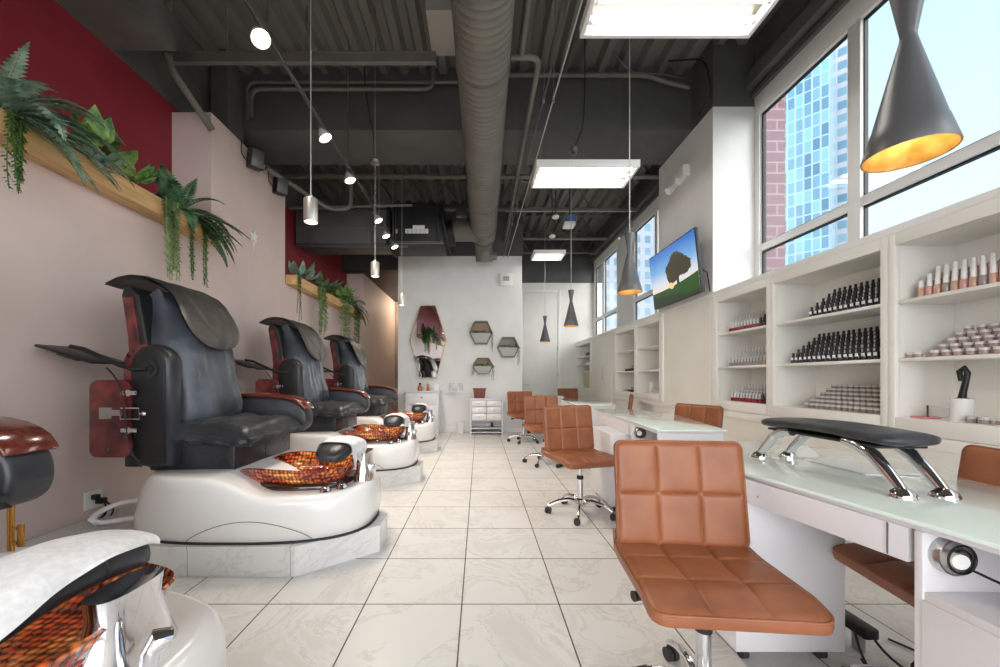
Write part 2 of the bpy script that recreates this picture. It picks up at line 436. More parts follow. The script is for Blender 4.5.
nt.links.new(vm.outputs[0], bg.inputs['Color']); bg.inputs['Strength'].default_value = SKY

# ------------------------------------------------------------------ room shell
XL, XR, XW = -2.74, 2.60, 3.09        # left wall face, right wall face, window plane
XRED = -3.14
YF, YB, YC = -3.0, 8.27, 10.40        # front of the shop, white back wall, cream back wall
DECK = 4.95
struct('floor', MB().box(-3.4, 3.4, YF, 13.5, -0.1, 0), M['floor'])

# left wall: low pink wall, recess above it with red back, pilasters
struct('wall_left', MB().box(XRED - .2, XL, YF, 13.5, 0, 2.5).box(XRED, XL, 3.94, 5.44, 2.5, 3.87).box(XRED, XL, 9.13, 13.5, 2.5, 3.62), M['pink_wall'])
struct('wall_left_red', MB().box(XRED - .2, XRED, YF, 13.5, 2.5, 3.95), M['red_wall'])
struct('wall_left_upper', MB().box(XRED - .2, XRED, YF, 13.5, 3.95, DECK).box(XRED, -2.6, YF, 3.3, 3.955, 4.25), M['concrete'])
struct('baseboard_left', MB().box(XL, XL + .012, YF, 12.5, 0, .10, .004), M['step_tile'])
# back walls
struct('wall_back', MB().box(-1.746, .91, YB, YB + .15, 0, 3.77).box(-1.746, -1.6, YB + .15, 12.5, 0, 3.62), M['white_wall'])
struct('wall_back_upper', MB().box(-1.76, .93, YB - .02, YB + .15, 3.77, DECK).box(XRED, -1.746, YB + .5, YB + .6, 3.62, DECK), M['dark_paint'])
struct('wall_cream', MB().box(.76, .91, YB + .15, YC, 0, 3.72).box(.76, 3.3, YC, YC + .15, 0, 3.72), M['cream_wall'])
struct('wall_cream_upper', MB().box(.76, 3.3, YC - .03, YC + .15, 3.72, DECK).box(.75, .93, YB + .15, YC, 3.72, DECK), M['dark_paint'])
struct('wall_corridor', MB().box(-3.4, -1.6, 12.5, 12.65, 0, 3.62), M['corridor'])
struct('ceiling_corridor', MB().box(XRED, -1.6, YB + .55, 12.65, 3.62, 3.7), M['black_paint'])
struct('baseboard_back', MB().box(-1.746, .91, YB - .012, YB, 0, .10, .004), M['white_trim'])
struct('baseboard_cream', MB().box(.91, 2.6, YC - .012, YC, 0, .10, .004), M['white_trim'])

# right wall: thick cabinet wall with openings for the display cases, windows set back above it
cases = [(1.45, 2.448), (2.448, 3.44), (3.44, 4.30), (5.45, 6.415), (6.415, 7.46), (9.0, 10.38)]
wr = MB().box(XR, XW, YF, YC, 0, .82)
ys = [YF] + [q for c in cases for q in c] + [YC]
for i in range(0, len(ys), 2):
    if ys[i + 1] - ys[i] > .001: wr.box(XR, XW, ys[i], ys[i + 1], .82, 2.06)
struct('wall_right', wr, M['cream_wall'])
struct('trim_1', MB().box(XR - .012, XW + .2, YF, YC, 2.06, 2.11, .006), M['white_trim'], smooth=30)
struct('trim_2', MB().box(XR - .008, XR, YF, YC, .745, .815, .004).box(XR - .004, XR, 4.33, 4.36, 0, 2.06), M['cream_cab'], smooth=30)
struct('wall_right_column', MB().box(XR, XW - .02, 4.30, 5.59, 2.11, 4.18), M['white_wall'])
struct('wall_right_pier', MB().box(XW - .02, XW + .03, 7.72, 8.55, 2.11, 4.2).box(XW - .02, XW + .03, 10.33, YC, 2.11, 4.2).box(XW, XW + .2, YF, YC, 0, 2.06), M['white_wall'])
struct('wall_right_upper', MB().box(XW - .02, XW + .25, YF, YC, 4.31, DECK).box(XW - .14, XW - .02, YF, YC, 4.36, 4.52, .01)
       .box(XW - .07, XW - .02, YF, YC, 4.27, 4.33).box(XR, XW - .02, 4.30, 5.59, 4.18, DECK), M['dark_paint'])

def window(name, y0, y1, mull, z_tr, z0=2.11, z1=4.29, ztop=4.05):
    fr = MB(); X0, X1 = XW - .03, XW + .032
    fr.box(X0, X1, y0, y1, ztop, z1, .008)
    fr.box(X0, X1, y0, y1, z0, z0 + .06, .008)
    posts = [y0 + .035] + mull + [y1 - .035]
    for i, q in enumerate(posts):
        wv = .035 if i in (0, len(posts) - 1) else .055
        fr.box(X0 + .002, X1, q - wv, q + wv, z0 + .05, ztop + .02, .006)
        if i < len(posts) - 1: fr.box(X0 + .004, X1 - .01, q, posts[i + 1], z_tr - .045, z_tr + .03, .006)
    f = struct(name, fr, M['white_trim'], smooth=30)
    gl = MB(); gk = MB()
    for i in range(len(posts) - 1):
        a, b = posts[i] + .05, posts[i + 1] - .05
        for (za, zb) in ((z0 + .06, z_tr - .045), (z_tr + .03, ztop)):
            gl.box(XW + .012, XW + .018, a, b, za, zb)
            t = .014                                    # dark gasket round each pane
            gk.box(XW, XW + .030, a - .004, a + t, za, zb).box(XW, XW + .030, b - t, b + .004, za, zb)
            gk.box(XW, XW + .030, a, b, za - .002, za + t).box(XW, XW + .030, a, b, zb - t, zb + .002)
    struct('pane', gl, M['window_glass'], f); struct('gasket', gk, M['black_plastic'], f)
window('window_1', YF, 4.30, [-1.2, .95, 3.16], 2.585)
window('window_2', 5.59, 7.72, [6.7], 2.7)
window('window_3', 8.55, 10.33, [9.55], 2.7)
# shop front behind the camera, a glazed wall
fr = MB()
for xx in (-3.1, -1.6, 0, 1.6, 3.05): fr.box(xx - .05, xx + .05, YF - .06, YF + .06, 0, 3.4, .006)
fr.box(-3.14, 3.09, YF - .06, YF + .06, 3.3, 3.45, .006).box(-3.14, 3.09, YF - .06, YF + .06, 0, .12, .006)
wf = struct('window_4', fr, M['white_trim'], smooth=30)
g = MB()
for a, b in ((-3.05, -1.65), (-1.55, -.05), (.05, 1.55), (1.65, 3.0)): g.box(a, b, YF - .003, YF + .003, .12, 3.3)
struct('pane', g, M['window_glass'], wf)
struct('wall_front', MB().box(-3.4, 3.4, YF - .1, YF + .05, 3.45, DECK), M['white_wall'])

# ceiling: corrugated deck, big concrete beam, joists
prof = []; x = -3.4
while x < 3.5:
    prof += [(x, DECK), (x + .04, DECK - .08), (x + .12, DECK - .08), (x + .16, DECK)]; x += .24
rings = [[Vector((a, yy, b)) for a, b in prof] for yy in (YF - .1, YC + .2)]
struct('ceiling', MB().loft(rings, cap=False, closed=False).box(-3.4, 3.4, YF - .1, 13.5, DECK + .05, DECK + .12), M['deck_paint'])
struct('ceiling_beam', MB().box(XRED, XW + .2, 4.72, 5.49, 4.19, DECK), M['dark_paint'])
struct('wall_left_column', MB().box(-3.1, -2.9, 4.45, 4.75, 3.87, DECK), M['concrete'])
def joist(n, Y, z0=4.35, z1=4.88, x0=-3.1, x1=3.05):
    mb = MB(); mb.box(x0, x1, Y - .05, Y + .05, z1, z1 + .03).box(x0, x1, Y - .05, Y + .05, z0, z0 + .03)
    k = int((x1 - x0) / .3); st = (x1 - x0) / k
    for i in range(k):
        a = (x0 + i * st, Y, z0 + .02 if i % 2 else z1); b = (x0 + (i + 1) * st, Y, z1 if i % 2 else z0 + .02)
        mb.cyl(a, b, .011, n=6)
    struct('trim_%d' % n, mb, M['duct_paint'])
t_ = thing('added_corridor_fill', (-2.1, 12.0, 3.55), 'added warm fill lamp, unseen on the corridor ceiling behind the white wall', 'ceiling light')  # added lamp, hidden by the white wall, to brighten the dark corridor
part('dome', MB().lathe([(0, 0), (.08, .01), (.13, .05), (.14, .09), (0, .09)], (-2.1, 12.0, 3.53), 24), M['lamp_glow'], t_)
part('rim', MB().lathe([(.14, .06), (.155, .06), (.155, .09), (.14, .09)], (-2.1, 12.0, 3.53), 24, cap=False), M['steel'], t_)
L_ = bpy.data.lights.new('added_fill_lamp', 'POINT'); L_.energy = 8; L_.color = (1, .86, .68); L_.shadow_soft_size = .12
o_ = bpy.data.objects.new('added_fill_lamp', L_); COL.objects.link(o_); o_.location = (-2.1, 12.0, 3.42)
joist(3, 6.15); joist(4, 7.35); joist(5, 8.9, x0=.95); joist(6, 9.9, x0=.95)

# ------------------------------------------------------------------ the street outside
def building(name, x, y, sx, sy, h, rz, m, label, roof=True):
    t = thing(name, (x, y, -6), label, 'building', rz=rz)
    part('facade', MB().box(-sx / 2, sx / 2, -sy / 2, sy / 2, 0, h), m, t, local=True, smooth=0)
    if roof: part('parapet', MB().box(-sx / 2 - .1, sx / 2 + .1, -sy / 2 - .1, sy / 2 + .1, h, h + .7), M['tower_white'], t, local=True, smooth=0)
    return t
building('glass_tower', 52.5, 64, 9, 9, 66, math.radians(43), M['tower_glass'], 'tall blue glass tower seen through the near window')
building('white_tower', 66.5, 75, 9, 9, 68.5, math.radians(43), M['tower_white'], 'pale apartment tower with blue panes right behind the glass tower')
building('brick_building', 7.85, 12.6, 3.3, 1.2, 17, 0, M['ext_brick'], 'pinkish brick building just outside the near window', roof=False)
building('apartment_block', 33, 84, 20, 14, 70, math.radians(10), M['tower_white'], 'pale blue apartment block seen through the far windows')
struct('ground_street', MB().box(-80, 120, -60, 140, -6.2, -6), M['concrete'])

# ------------------------------------------------------------------ things under the ceiling
# fluorescent fixtures
def fluo(x0, x1, y0, y1, z, label, ntube=4, along='x'):
    cx, cy = (x0 + x1) / 2, (y0 + y1) / 2
    t = thing('fluorescent_light', (cx, cy, z), label, 'ceiling light', 'fluorescent light fixtures')
    hh = .085
    fr = MB().box(x0, x1, y0, y0 + .03, z, z + hh, .004).box(x0, x1, y1 - .03, y1, z, z + hh, .004)
    fr.box(x0, x0 + .03, y0 + .03, y1 - .03, z, z + hh, .004).box(x1 - .03, x1, y0 + .03, y1 - .03, z, z + hh, .004)
    part('frame', fr, M['white_trim'], t)
    part('reflector', MB().box(x0 + .03, x1 - .03, y0 + .03, y1 - .03, z + hh - .012, z + hh), M['reflector'], t)
    for i in range(ntube):
        q = (i + .5) / ntube
        if along == 'x':
            yy = y0 + .04 + (y1 - y0 - .08) * q
            a, b = (x0 + .06, yy, z + .035), (x1 - .06, yy, z + .035); e = Vector((.03, 0, 0))
        else:
            xx = x0 + .04 + (x1 - x0 - .08) * q
            a, b = (xx, y0 + .06, z + .035), (xx, y1 - .06, z + .035); e = Vector((0, .03, 0))
        tb = part('tube', MB().cyl(a, b, .019, n=10), M['tube_glow'], t)
        part('lamp_holder', MB().cyl(Vector(a) - e, a, .024, n=10).cyl(b, Vector(b) + e, .024, n=10), M['white_trim'], tb, split=True)
    w = MB()
    for xx in (x0 + .12, x1 - .12): w.cyl((xx, cy, z + hh), (xx, cy, DECK - .05), .003, n=6)
    part('hanger_wire', w, M['grey_metal'], t, split=True)
fluo(.72, 1.94, 2.13, 2.78, 3.6, 'large four-tube fluorescent light cut by the top of the photo')
fluo(.66, 1.86, 4.46, 4.98, 3.6, 'two-tube-bright fluorescent light hanging below the concrete beam', 3)
fluo(1.07, 1.70, 7.60, 8.05, 3.6, 'farthest small fluorescent light near the cream back wall', 3)

# round duct with tee and end drop
t = thing('ventilation_duct', (.0, 3, 3.7), 'long round grey spiral duct running down the middle of the ceiling', 'duct')
duct = t
R0 = .232; ZD = 3.93
def ductx(y): return .003 + .0135 * (y - 1) * .9
mb = MB(); rings = []; y = -2.9; k = 0
while y < 7.05:
    for dy, dr in ((0, 0), (.05, 0), (.055, .004), (.062, .004)):
        rings.append([Vector((ductx(y) + (R0 + dr) * math.cos(2 * PI * j / 32), y + dy, ZD + (R0 + dr) * math.sin(2 * PI * j / 32))) for j in range(32)])
    y += .068
mb.loft(rings); part('duct_pipe', mb, M['duct_paint'], t, smooth=60)
xe = ductx(7.1)
mb = MB().cyl((xe, 7.05, ZD), (xe, 7.35, ZD - .05), R0, R0 * .96, 28).cyl((xe, 7.35, ZD - .05), (xe, 7.40, ZD - .05), R0 * .99, n=28)
mb.cyl((xe - .05, 7.2, ZD - .02), (xe - .62, 7.2, ZD - .02), .2, n=24)
part('tee', mb, M['duct_paint'], t)
pts = [(xe, 7.4, ZD - .1), (xe, 7.62, ZD - .12), (xe + .01, 7.75, ZD - .2), (xe + .02, 7.8, ZD - .42)]
part('elbow', MB().tube(pts, .17, 20).cyl((xe + .15, 7.75, ZD - .33), (xe + .27, 7.75, ZD - .33), .075, n=14), M['duct_paint'], t)
mb = MB()
for yy in (1.6, 3.4, 6.0, 7.0):
    x = ductx(yy)
    mb = MB(); mb.box(x - .245, x - .238, yy - .015, yy + .015, ZD, 4.2 if 4.7 < yy < 5.5 else DECK).box(x + .238, x + .245, yy - .015, yy + .015, ZD, DECK)
    rr = [[Vector((x + (R0 + d) * math.cos(a), yy + e, ZD + (R0 + d) * math.sin(a))) for a in [2 * PI * j / 28 for j in range(29)]] for d, e in ((.006, -.015), (.012, -.015), (.012, .015), (.006, .015))]
    mb.loft(rr, cap=False); part('strap', mb, M['duct_paint'], t)

# square duct and air handler at the far left
t = thing('air_duct', (-2.3, 6.6, 3.4), 'flat dark rectangular duct above the red recess at far left', 'duct')
part('duct_box', MB().box(-3.1, -1.52, 6.5, 7.1, 3.42, 4.0, .02).box(-3.1, -1.52, 6.49, 7.11, 3.70, 3.715), M['dark_paint'], t)
part('flange', MB().box(-1.56, -1.50, 6.46, 7.14, 3.38, 4.04, .01), M['black_paint'], t)
mb = MB()
for xx in (-2.8, -1.8): mb.cyl((xx, 6.45, 3.37), (xx, 6.45, DECK - .05), .006, n=6)
mb.box(-3.1, -1.2, 6.43, 6.47, 3.34, 3.375); part('hanger', mb, M['grey_metal'], t, split=True)
t = thing('air_handler', (-1.0, 6.8, 3.4), 'dark hanging air handler with white stickers left of the round duct', 'air conditioner')
part('casing', MB().box(-1.48, -.62, 6.5, 7.3, 3.45, 4.12, .02).box(-1.2, -.72, 6.485, 6.5, 3.5, 4.05, .006), M['black_paint'], t)
part('sticker', MB().box(-1.245, -.86, 6.475, 6.484, 3.585, 3.66).box(-1.12, -.92, 6.475, 6.484, 3.66, 3.72), M['label'], t)
part('rating_plate', MB().box(-1.42, -1.38, 6.49, 6.499, 3.59, 3.66), M['khaki'], t)
tx = MB()
for r in range(3):
    for c in range(5): tx.box(-1.225 + c * .07, -1.18 + c * .07, 6.472, 6.476, 3.598 + r * .02, 3.604 + r * .02)
part('sticker_print', tx, M['book_grey'], t)
mb = MB()
for xx in (-1.4, -.7): mb.cyl((xx, 6.45, 3.42), (xx, 6.45, DECK - .05), .007, n=6)
mb.box(-1.5, -.6, 6.43, 6.47, 3.4, 3.44); part('hanger', mb, M['grey_metal'], t, split=True)
part('flex_pipe', MB().tube([(-.7, 6.6, 4.0), (-.62, 6.4, 3.8), (-.55, 6.45, 3.45), (-.5, 6.6, 3.25)], .025, 8), M['black_plastic'], t)
part('collar', MB().cyl((-.62, 7.2, 3.85), (-.48, 7.2, 3.87), .24, n=24).cyl((-.62, 7.2, 3.85), (-.60, 7.2, 3.85), .27, n=24), M['black_paint'], duct)
# unistrut channel hung on rods
t = thing('strut_channel', (-1.6, 3.9, 4.39), 'long grey metal strut hung across the ceiling in front of the beam', 'metal strut')
part('channel', MB().box(-3.12, -.44, 3.88, 3.93, 4.34, 4.42).box(-3.12, -.44, 3.87, 3.94, 4.42, 4.432), M['duct_paint'], t)
mb = MB()
for xx in (-2.55, -1.75, -1.05): mb.cyl((xx, 3.905, 4.43), (xx, 3.905, DECK - .03), .006, n=6)
part('rod', mb, M['steel'], t, split=True)
mb = MB().box(-.48, -.14, 3.44, 3.93, 4.435, 4.86, .006).box(-.50, -.12, 3.42, 3.95, 4.84, 4.87)
single('junction_box', mb, mat('galvanised', rgb(168,164,156), .5, .2), 'grey square metal box above the strut left of the duct', 'box')
# pipes and conduits
def pipe(pts, r, label, m='duct_paint', name='pipe', group=None, n=10):
    return single(name, MB().tube(pts, r, n), M[m], label, 'pipe', group, smooth=50)
def arc(p, n=7):   # soften corners of a polyline
    p = [Vector(q) for q in p]; out = [p[0]]
    for i in range(1, len(p) - 1):
        a, b, c = p[i - 1], p[i], p[i + 1]; d = min((b - a).length, (c - b).length, .12) 
        s = b + (a - b).normalized() * d; e = b + (c - b).normalized() * d
        for k in range(n + 1):
            u = k / n; out.append(s * (1 - u) ** 2 + b * 2 * u * (1 - u) + e * u * u)
    out.append(p[-1]); return out
t = thing('pipe', (-2.87, 3.55, 3.68), 'grey pipe with bend dropping to the left pilaster top', 'pipe')
part('pipe_run', MB().tube(arc([(-2.87, 3.55, DECK), (-2.87, 3.55, 4.05), (-2.72, 3.93, 3.68)]), .035, 10), M['duct_paint'], t)
part('clamp', MB().cyl((-2.87, 3.55, 4.26), (-2.87, 3.55, 4.31), .044).cyl((-2.87, 3.55, 4.12), (-2.87, 3.55, 4.17), .044), M['grey_metal'], t, split=True)
pipe(arc([(.385, -2.9, 4.12), (.385, 3.52, 4.12)]), .026, 'near sprinkler pipe running overhead right of the round duct')
pipe(arc([(.27, 3.55, 4.11), (.555, 3.55, 4.11), (.555, 8.24, 4.11)]), .027, 'grey sprinkler pipe with an elbow running to the back wall')
pipe(arc([(-2.72, 4.6, 4.28), (-2.72, 4.6, 4.60), (-.55, 4.6, 4.60), (-.55, 4.6, 4.86)]), .022, 'lower grey conduit bending along the beam on the left')
pipe(arc([(-2.80, 4.65, 4.28), (-2.80, 4.65, 4.72), (-.05, 4.65, 4.72)]), .018, 'upper grey conduit running along the beam on the left')
pipe(arc([(.2, 4.62, 4.78), (2.0, 4.62, 4.78), (2.3, 4.6, 4.66), (2.5, 4.6, 4.62)]), .026, 'grey conduit along the beam right of the duct')
pipe(arc([(1.5, 4.4, 4.9), (1.75, 4.5, 4.72), (2.2, 4.55, 4.74), (2.55, 4.6, 4.7)]), .008, 'thin grey cable drooping along the beam at right', 'grey_metal')
pipe(arc([(2.2, 4.5, 4.85), (2.5, 4.28, 4.7), (2.585, 4.28, 4.3), (2.50, 4.4, 4.16)]), .009, 'looped cable at the top of the white column', 'black_plastic')
pipe(arc([(1.05, 3.2, DECK), (1.05, 3.2, 4.88), (1.05, 4.4, 4.86), (1.0, 4.65, 4.8)]), .03, 'short grey pipe end sticking down near the beam', 'dark_paint')
pipe(arc([(-2.68, 4.85, 3.80), (-2.3, 5.9, 3.74), (-2.0, 6.0, 3.78), (-2.0, 6.0, 4.3)]), .03, 'grey pipe from the left pilaster top towards the back')
pipe([(-3.1, 6.3, 3.93), (-1.1, 6.3, 3.98)], .022, 'grey pipe running above the flat rectangular duct')
pipe([(.5, 7.36, 4.335), (3.0, 7.36, 4.335)], .012, 'thin pale pipe crossing the far ceiling bay', 'steel')
single('electrical_box', MB().box(-.42, -.22, 6.9, 7.1, 4.02, 4.2, .01), M['grey_metal'], 'grey electrical box on the left flank of the round duct', 'box')
# pair of cable-lighting rails on the right of the duct with stand-offs
t = thing('cable_rail', (.5, 4, 3.6), 'pair of thin parallel cables running along the ceiling right of the duct', 'cable')
for dx, zz in ((.08, 3.72), (.17, 3.72)):
    part('cable', MB().cyl((.62 + dx, -2.9, zz), (.43 + dx, 8.22, zz), .0065, n=6), M['cord_pale'] if dx > .1 else M['grey_metal'], t)
    for yy in (3.55, 6.4):
        mb = MB()
        x = .62 + dx - .19 * (yy + 2.9) / 11.16
        mb.cyl((x, yy, zz), (x + .02, yy, DECK - .06), .004, n=6).cyl((x, yy, zz - .03), (x, yy, zz + .03), .011, n=8).box(x, x + .04, yy - .02, yy + .02, DECK - .13, DECK - .05)
        part('standoff', mb, M['steel'], t)

# track rail with spot lamps
ZT = 3.45; XT = -1.43
t = thing('track_rail', (XT, 4, ZT), 'slim grey lighting rail running along the left ceiling', 'light track')
part('rail', MB().cyl((XT + .012, -2.9, ZT), (XT + .012, 6.45, ZT), .008, n=6).cyl((XT - .012, -2.9, ZT + .01), (XT - .012, 6.45, ZT + .01), .006, n=6), M['grey_metal'], t)
mb = MB()
for yy in (2.62, 4.2, 5.5, 6.38): mb.cyl((XT, yy, ZT), (XT, yy, 4.19 if 4.72 < yy < 5.49 else DECK - .03), .006, n=8)
part('hanging_rod', mb, M['steel'], t, split=True)
lamps = [(2.50, 'nearest glowing spot lamp on the left lighting rail', -.45, -.3), (3.46, 'second glowing spot lamp on the left rail, above the pendant', -.5, .1), (4.2, 'third spot lamp on the left rail, below a rod', -.35, 0),
         (5.3, 'fourth spot lamp on the left rail, before the air handler', -.5, 0), (5.85, 'fifth spot lamp on the left rail, near the white stickers', -.3, 0), (6.35, 'last spot lamp on the left rail, near the back wall', -.45, 0)]
for yy, lab, tx_, ty_ in lamps:
    o = thing('spot_lamp', (XT - .03, yy, ZT), lab, 'spot lamp', 'spot lamps on the left rail')
    R = Matrix.Rotation(ty_, 4, 'X') @ Matrix.Rotation(tx_, 4, 'Y')
    k = .95
    part('socket', MB().lathe([(0, .0), (.013, 0), (.017, -.02), (.017, -.05), (.021, -.06), (.02, -.075)], n=14, T=R), M['steel'], o, local=True)
    part('reflector', MB().lathe([(.02, -.07), (.03, -.085), (.052, -.125), (.06, -.15), (.058, -.158), (.05, -.150)], n=18, T=R, cap=False), M['silver_cap'], o, local=True)
    part('bulb_face', MB().lathe([(.0, -.166), (.025, -.165), (.045, -.16), (.056, -.152)], n=18, T=R), M['lamp_glow'], o, local=True)
    L = bpy.data.lights.new('spot_light', 'SPOT'); L.energy = SPOT; L.color = (1, .88, .75); L.spot_size = 1.9; L.spot_blend = .8; L.shadow_soft_size = .06
    lo = bpy.data.objects.new('spot_light', L); COL.objects.link(lo)
    d = R @ Vector((0, 0, -.175)); lo.location = Vector((XT - .03, yy, ZT)) + d
    lo.rotation_mode = 'QUATERNION'; lo.rotation_quaternion = (-d).to_track_quat('Z', 'Y')
# small chrome cylinder pendants on the left
for yy, zz, lab in ((2.86, 2.31, 'nearest chrome cylinder pendant lamp on a thin cord'), (4.62, 2.37, 'second chrome cylinder pendant lamp hanging left of the duct'), (6.22, 2.33, 'farthest chrome cylinder pendant lamp before the hexagonal mirror')):
    o = thing('pendant_lamp', (-1.25, yy, zz), lab, 'pendant lamp', 'chrome pendants on the left')
    part('shade', MB().lathe([(.047, 0), (.05, .004), (.05, .165), (.046, .172), (.012, .178), (.012, .2), (0, .202)], n=20, cap=False).lathe([(.047, 0), (.042, .02), (0, .05)], n=20, cap=False), M['brushed'], o, local=True)
    part('bulb', MB().ball((0, 0, .018), .034, .034, .02, 12), M['lamp_glow'], o, local=True)
    top = 4.19 if 4.72 < yy < 5.49 else DECK - .03
    part('cord', MB().cyl((0, 0, .2), (0, 0, top - zz), .0035, n=6), M['cord_pale'], o, local=True)
    L = bpy.data.lights.new('pendant_light', 'SPOT'); L.energy = SPOT * .4; L.color = (1, .86, .7); L.spot_size = 2.2; L.spot_blend = .8; L.shadow_soft_size = .04
    lo = bpy.data.objects.new('pendant_light', L); COL.objects.link(lo); lo.location = (-1.25, yy, zz - .01)
o = thing('ceiling_hook', (-1.25, 4.62, 3.72), 'round grey canopy that gathers the pendant cord below the beam', 'light canopy')
part('canopy', MB().lathe([(0, 0), (.06, .005), (.065, .03), (.03, .05), (0, .05)], n=16), M['steel'], o, local=True)
part('cable', MB().tube(arc([(0, 0, .04), (-.02, .0, .35), (-.12, .0, .9), (-.12, -.02, 1.2)]), .006, 6), M['black_plastic'], o, local=True)

# black cone pendants over the nail tables
for yy, zz, lab in ((1.26, 1.885, 'big grey cone pendant lamp with gold inside by the window'), (3.6, 1.955, 'second grey cone pendant lamp, hanging beside the television'),
                    (5.9, 1.95, 'third grey cone pendant lamp, before the cream back wall'), (8.25, 1.93, 'farthest and lowest grey cone pendant lamp before the cream wall')):
    o = thing('cone_pendant_lamp', (1.4, yy, zz), lab, 'pendant lamp', 'cone pendants over the nail tables')
    part('shade', MB().lathe([(.112, 0), (.113, .004), (.0905, .09), (.0885, .092), (.022, .375), (.020, .39), (.045, .545), (.044, .55), (.0, .552)], n=40, cap=False), M['cone_grey'], o, local=True)
    part('shade_lining', MB().lathe([(.112, 0), (.108, .002), (.018, .365), (0, .37)], n=40, cap=False), M['gold_leaf'], o, local=True)
    part('bulb', MB().ball((0, 0, .16), .03, .03, .04, 12), M['lamp_glow'], o, local=True)
    top = 4.19 if 4.72 < yy < 5.49 else DECK - .04
    part('cord', MB().cyl((0, 0, .55), (0, 0, top - zz), .0045, n=6), M['cord_pale'], o, local=True)
    L = bpy.data.lights.new('cone_light', 'POINT'); L.energy = CONE; L.color = (1, .8, .5); L.shadow_soft_size = .03
    lo = bpy.data.objects.new('cone_light', L); COL.objects.link(lo); lo.location = (1.4, yy, zz + .10)
# projector like blue speaker and hung cables in the far bay
t = thing('ceiling_projector', (1.55, 6.6, 3.75), 'small blue and white projector hanging in the far ceiling bay', 'projector')
part('body', MB().box(1.46, 1.64, 6.5, 6.75, 3.80, 3.92, .015), mat('blue_plastic', rgb(90,110,160), .4), t)
part('tray', MB().box(1.44, 1.62, 6.5, 6.7, 3.74, 3.80, .008), M['white_trim'], t)
part('bracket', MB().cyl((1.55, 6.62, 3.92), (1.55, 6.62, DECK - .03), .012, n=8), M['grey_metal'], t)
for (x, y, z, lab) in ((1.22, 6.2, 3.72, 'small white smoke detector nearest in the far ceiling bay'), (1.32, 7.0, 3.70, 'small white smoke detector below the far joists')):
    t = thing('smoke_detector', (x, y, z), lab, 'smoke detector')
    part('body', MB().lathe([(0, 0), (.05, .005), (.06, .03), (.05, .045), (0, .045)], n=16), M['white_trim'], t, local=True)
    part('drop_rod', MB().cyl((0, 0, .04), (0, 0, DECK - .03 - z), .008, n=6), M['grey_metal'], t, local=True)
t = thing('hanging_sensor', (1.0, 4.1, 3.55), 'small dark spot lamp on a bent cable below the beam', 'spot lamp')
part('head', MB().ball((1.0, 4.1, 3.58), .04, .05, .035, 12).cyl((1.0, 4.1, 3.55), (1.0, 4.06, 3.5), .03, .02, 12), M['grey_metal'], t)
part('cable', MB().tube(arc([(1.0, 4.1, 3.6), (1.1, 4.1, 3.8), (1.12, 4.1, 4.2), (1.12, 4.1, DECK - .03)]), .006, 6), M['black_plastic'], t)

R = math.radians
def chaikin(p, n=2):
    for _ in range(n):
        q = []
        for i in range(len(p)):
            a, b = p[i], p[(i + 1) % len(p)]
            q += [(a[0] * .75 + b[0] * .25, a[1] * .75 + b[1] * .25), (a[0] * .25 + b[0] * .75, a[1] * .25 + b[1] * .75)]
        p = q
    return p
# ------------------------------------------------------------------ pedicure spa stations (built at the second one, copied along the wall)
def nz(x, y, z, s): return noise.noise(Vector((x * s, y * s, z * s)))
def sgp(c, e): return math.copysign(abs(c) ** e, c)
def smooth01(t): t = max(0, min(1, t)); return t * t * (3 - 2 * t)

TCX, TCY, TA, TB = -1.49, 2.69, .785, .435
def tub_out(a, k, n=2.7):
    return TCX + k * TA * sgp(math.cos(a), 2 / n), TCY + k * TB * sgp(math.sin(a), 2 / n)
def tub_top(x): return .56 - .115 * smooth01((x + 1.62) / .35) + .02 * smooth01((x + .95) / .2)

BCX, BCY, BA, BB = -1.225, 2.70, .385, .30   # basin
def bas(a, k): return BCX + k * BA * sgp(math.cos(a), .74), BCY + k * BB * sgp(math.sin(a), .74)
def rim_z(a):                                  # dips towards the chair side, like a shell lip
    return .578 - .055 * max(0, math.cos(a - PI)) ** 3 + .012 * math.cos(3 * a)

PADX = -.96
def padz(y):
    u = (y - 2.675) / .23
    return .705 - .04 * abs(u) ** 2.2
def pad_ring(y, hw, ht, n=20, x0=PADX):
    r = []
    for j in range(n):
        a = 2 * PI * j / n
        r.append(Vector((x0 + hw * sgp(math.cos(a), .75), y, padz(y) - .021 + ht * sgp(math.sin(a), .75))))
    return r

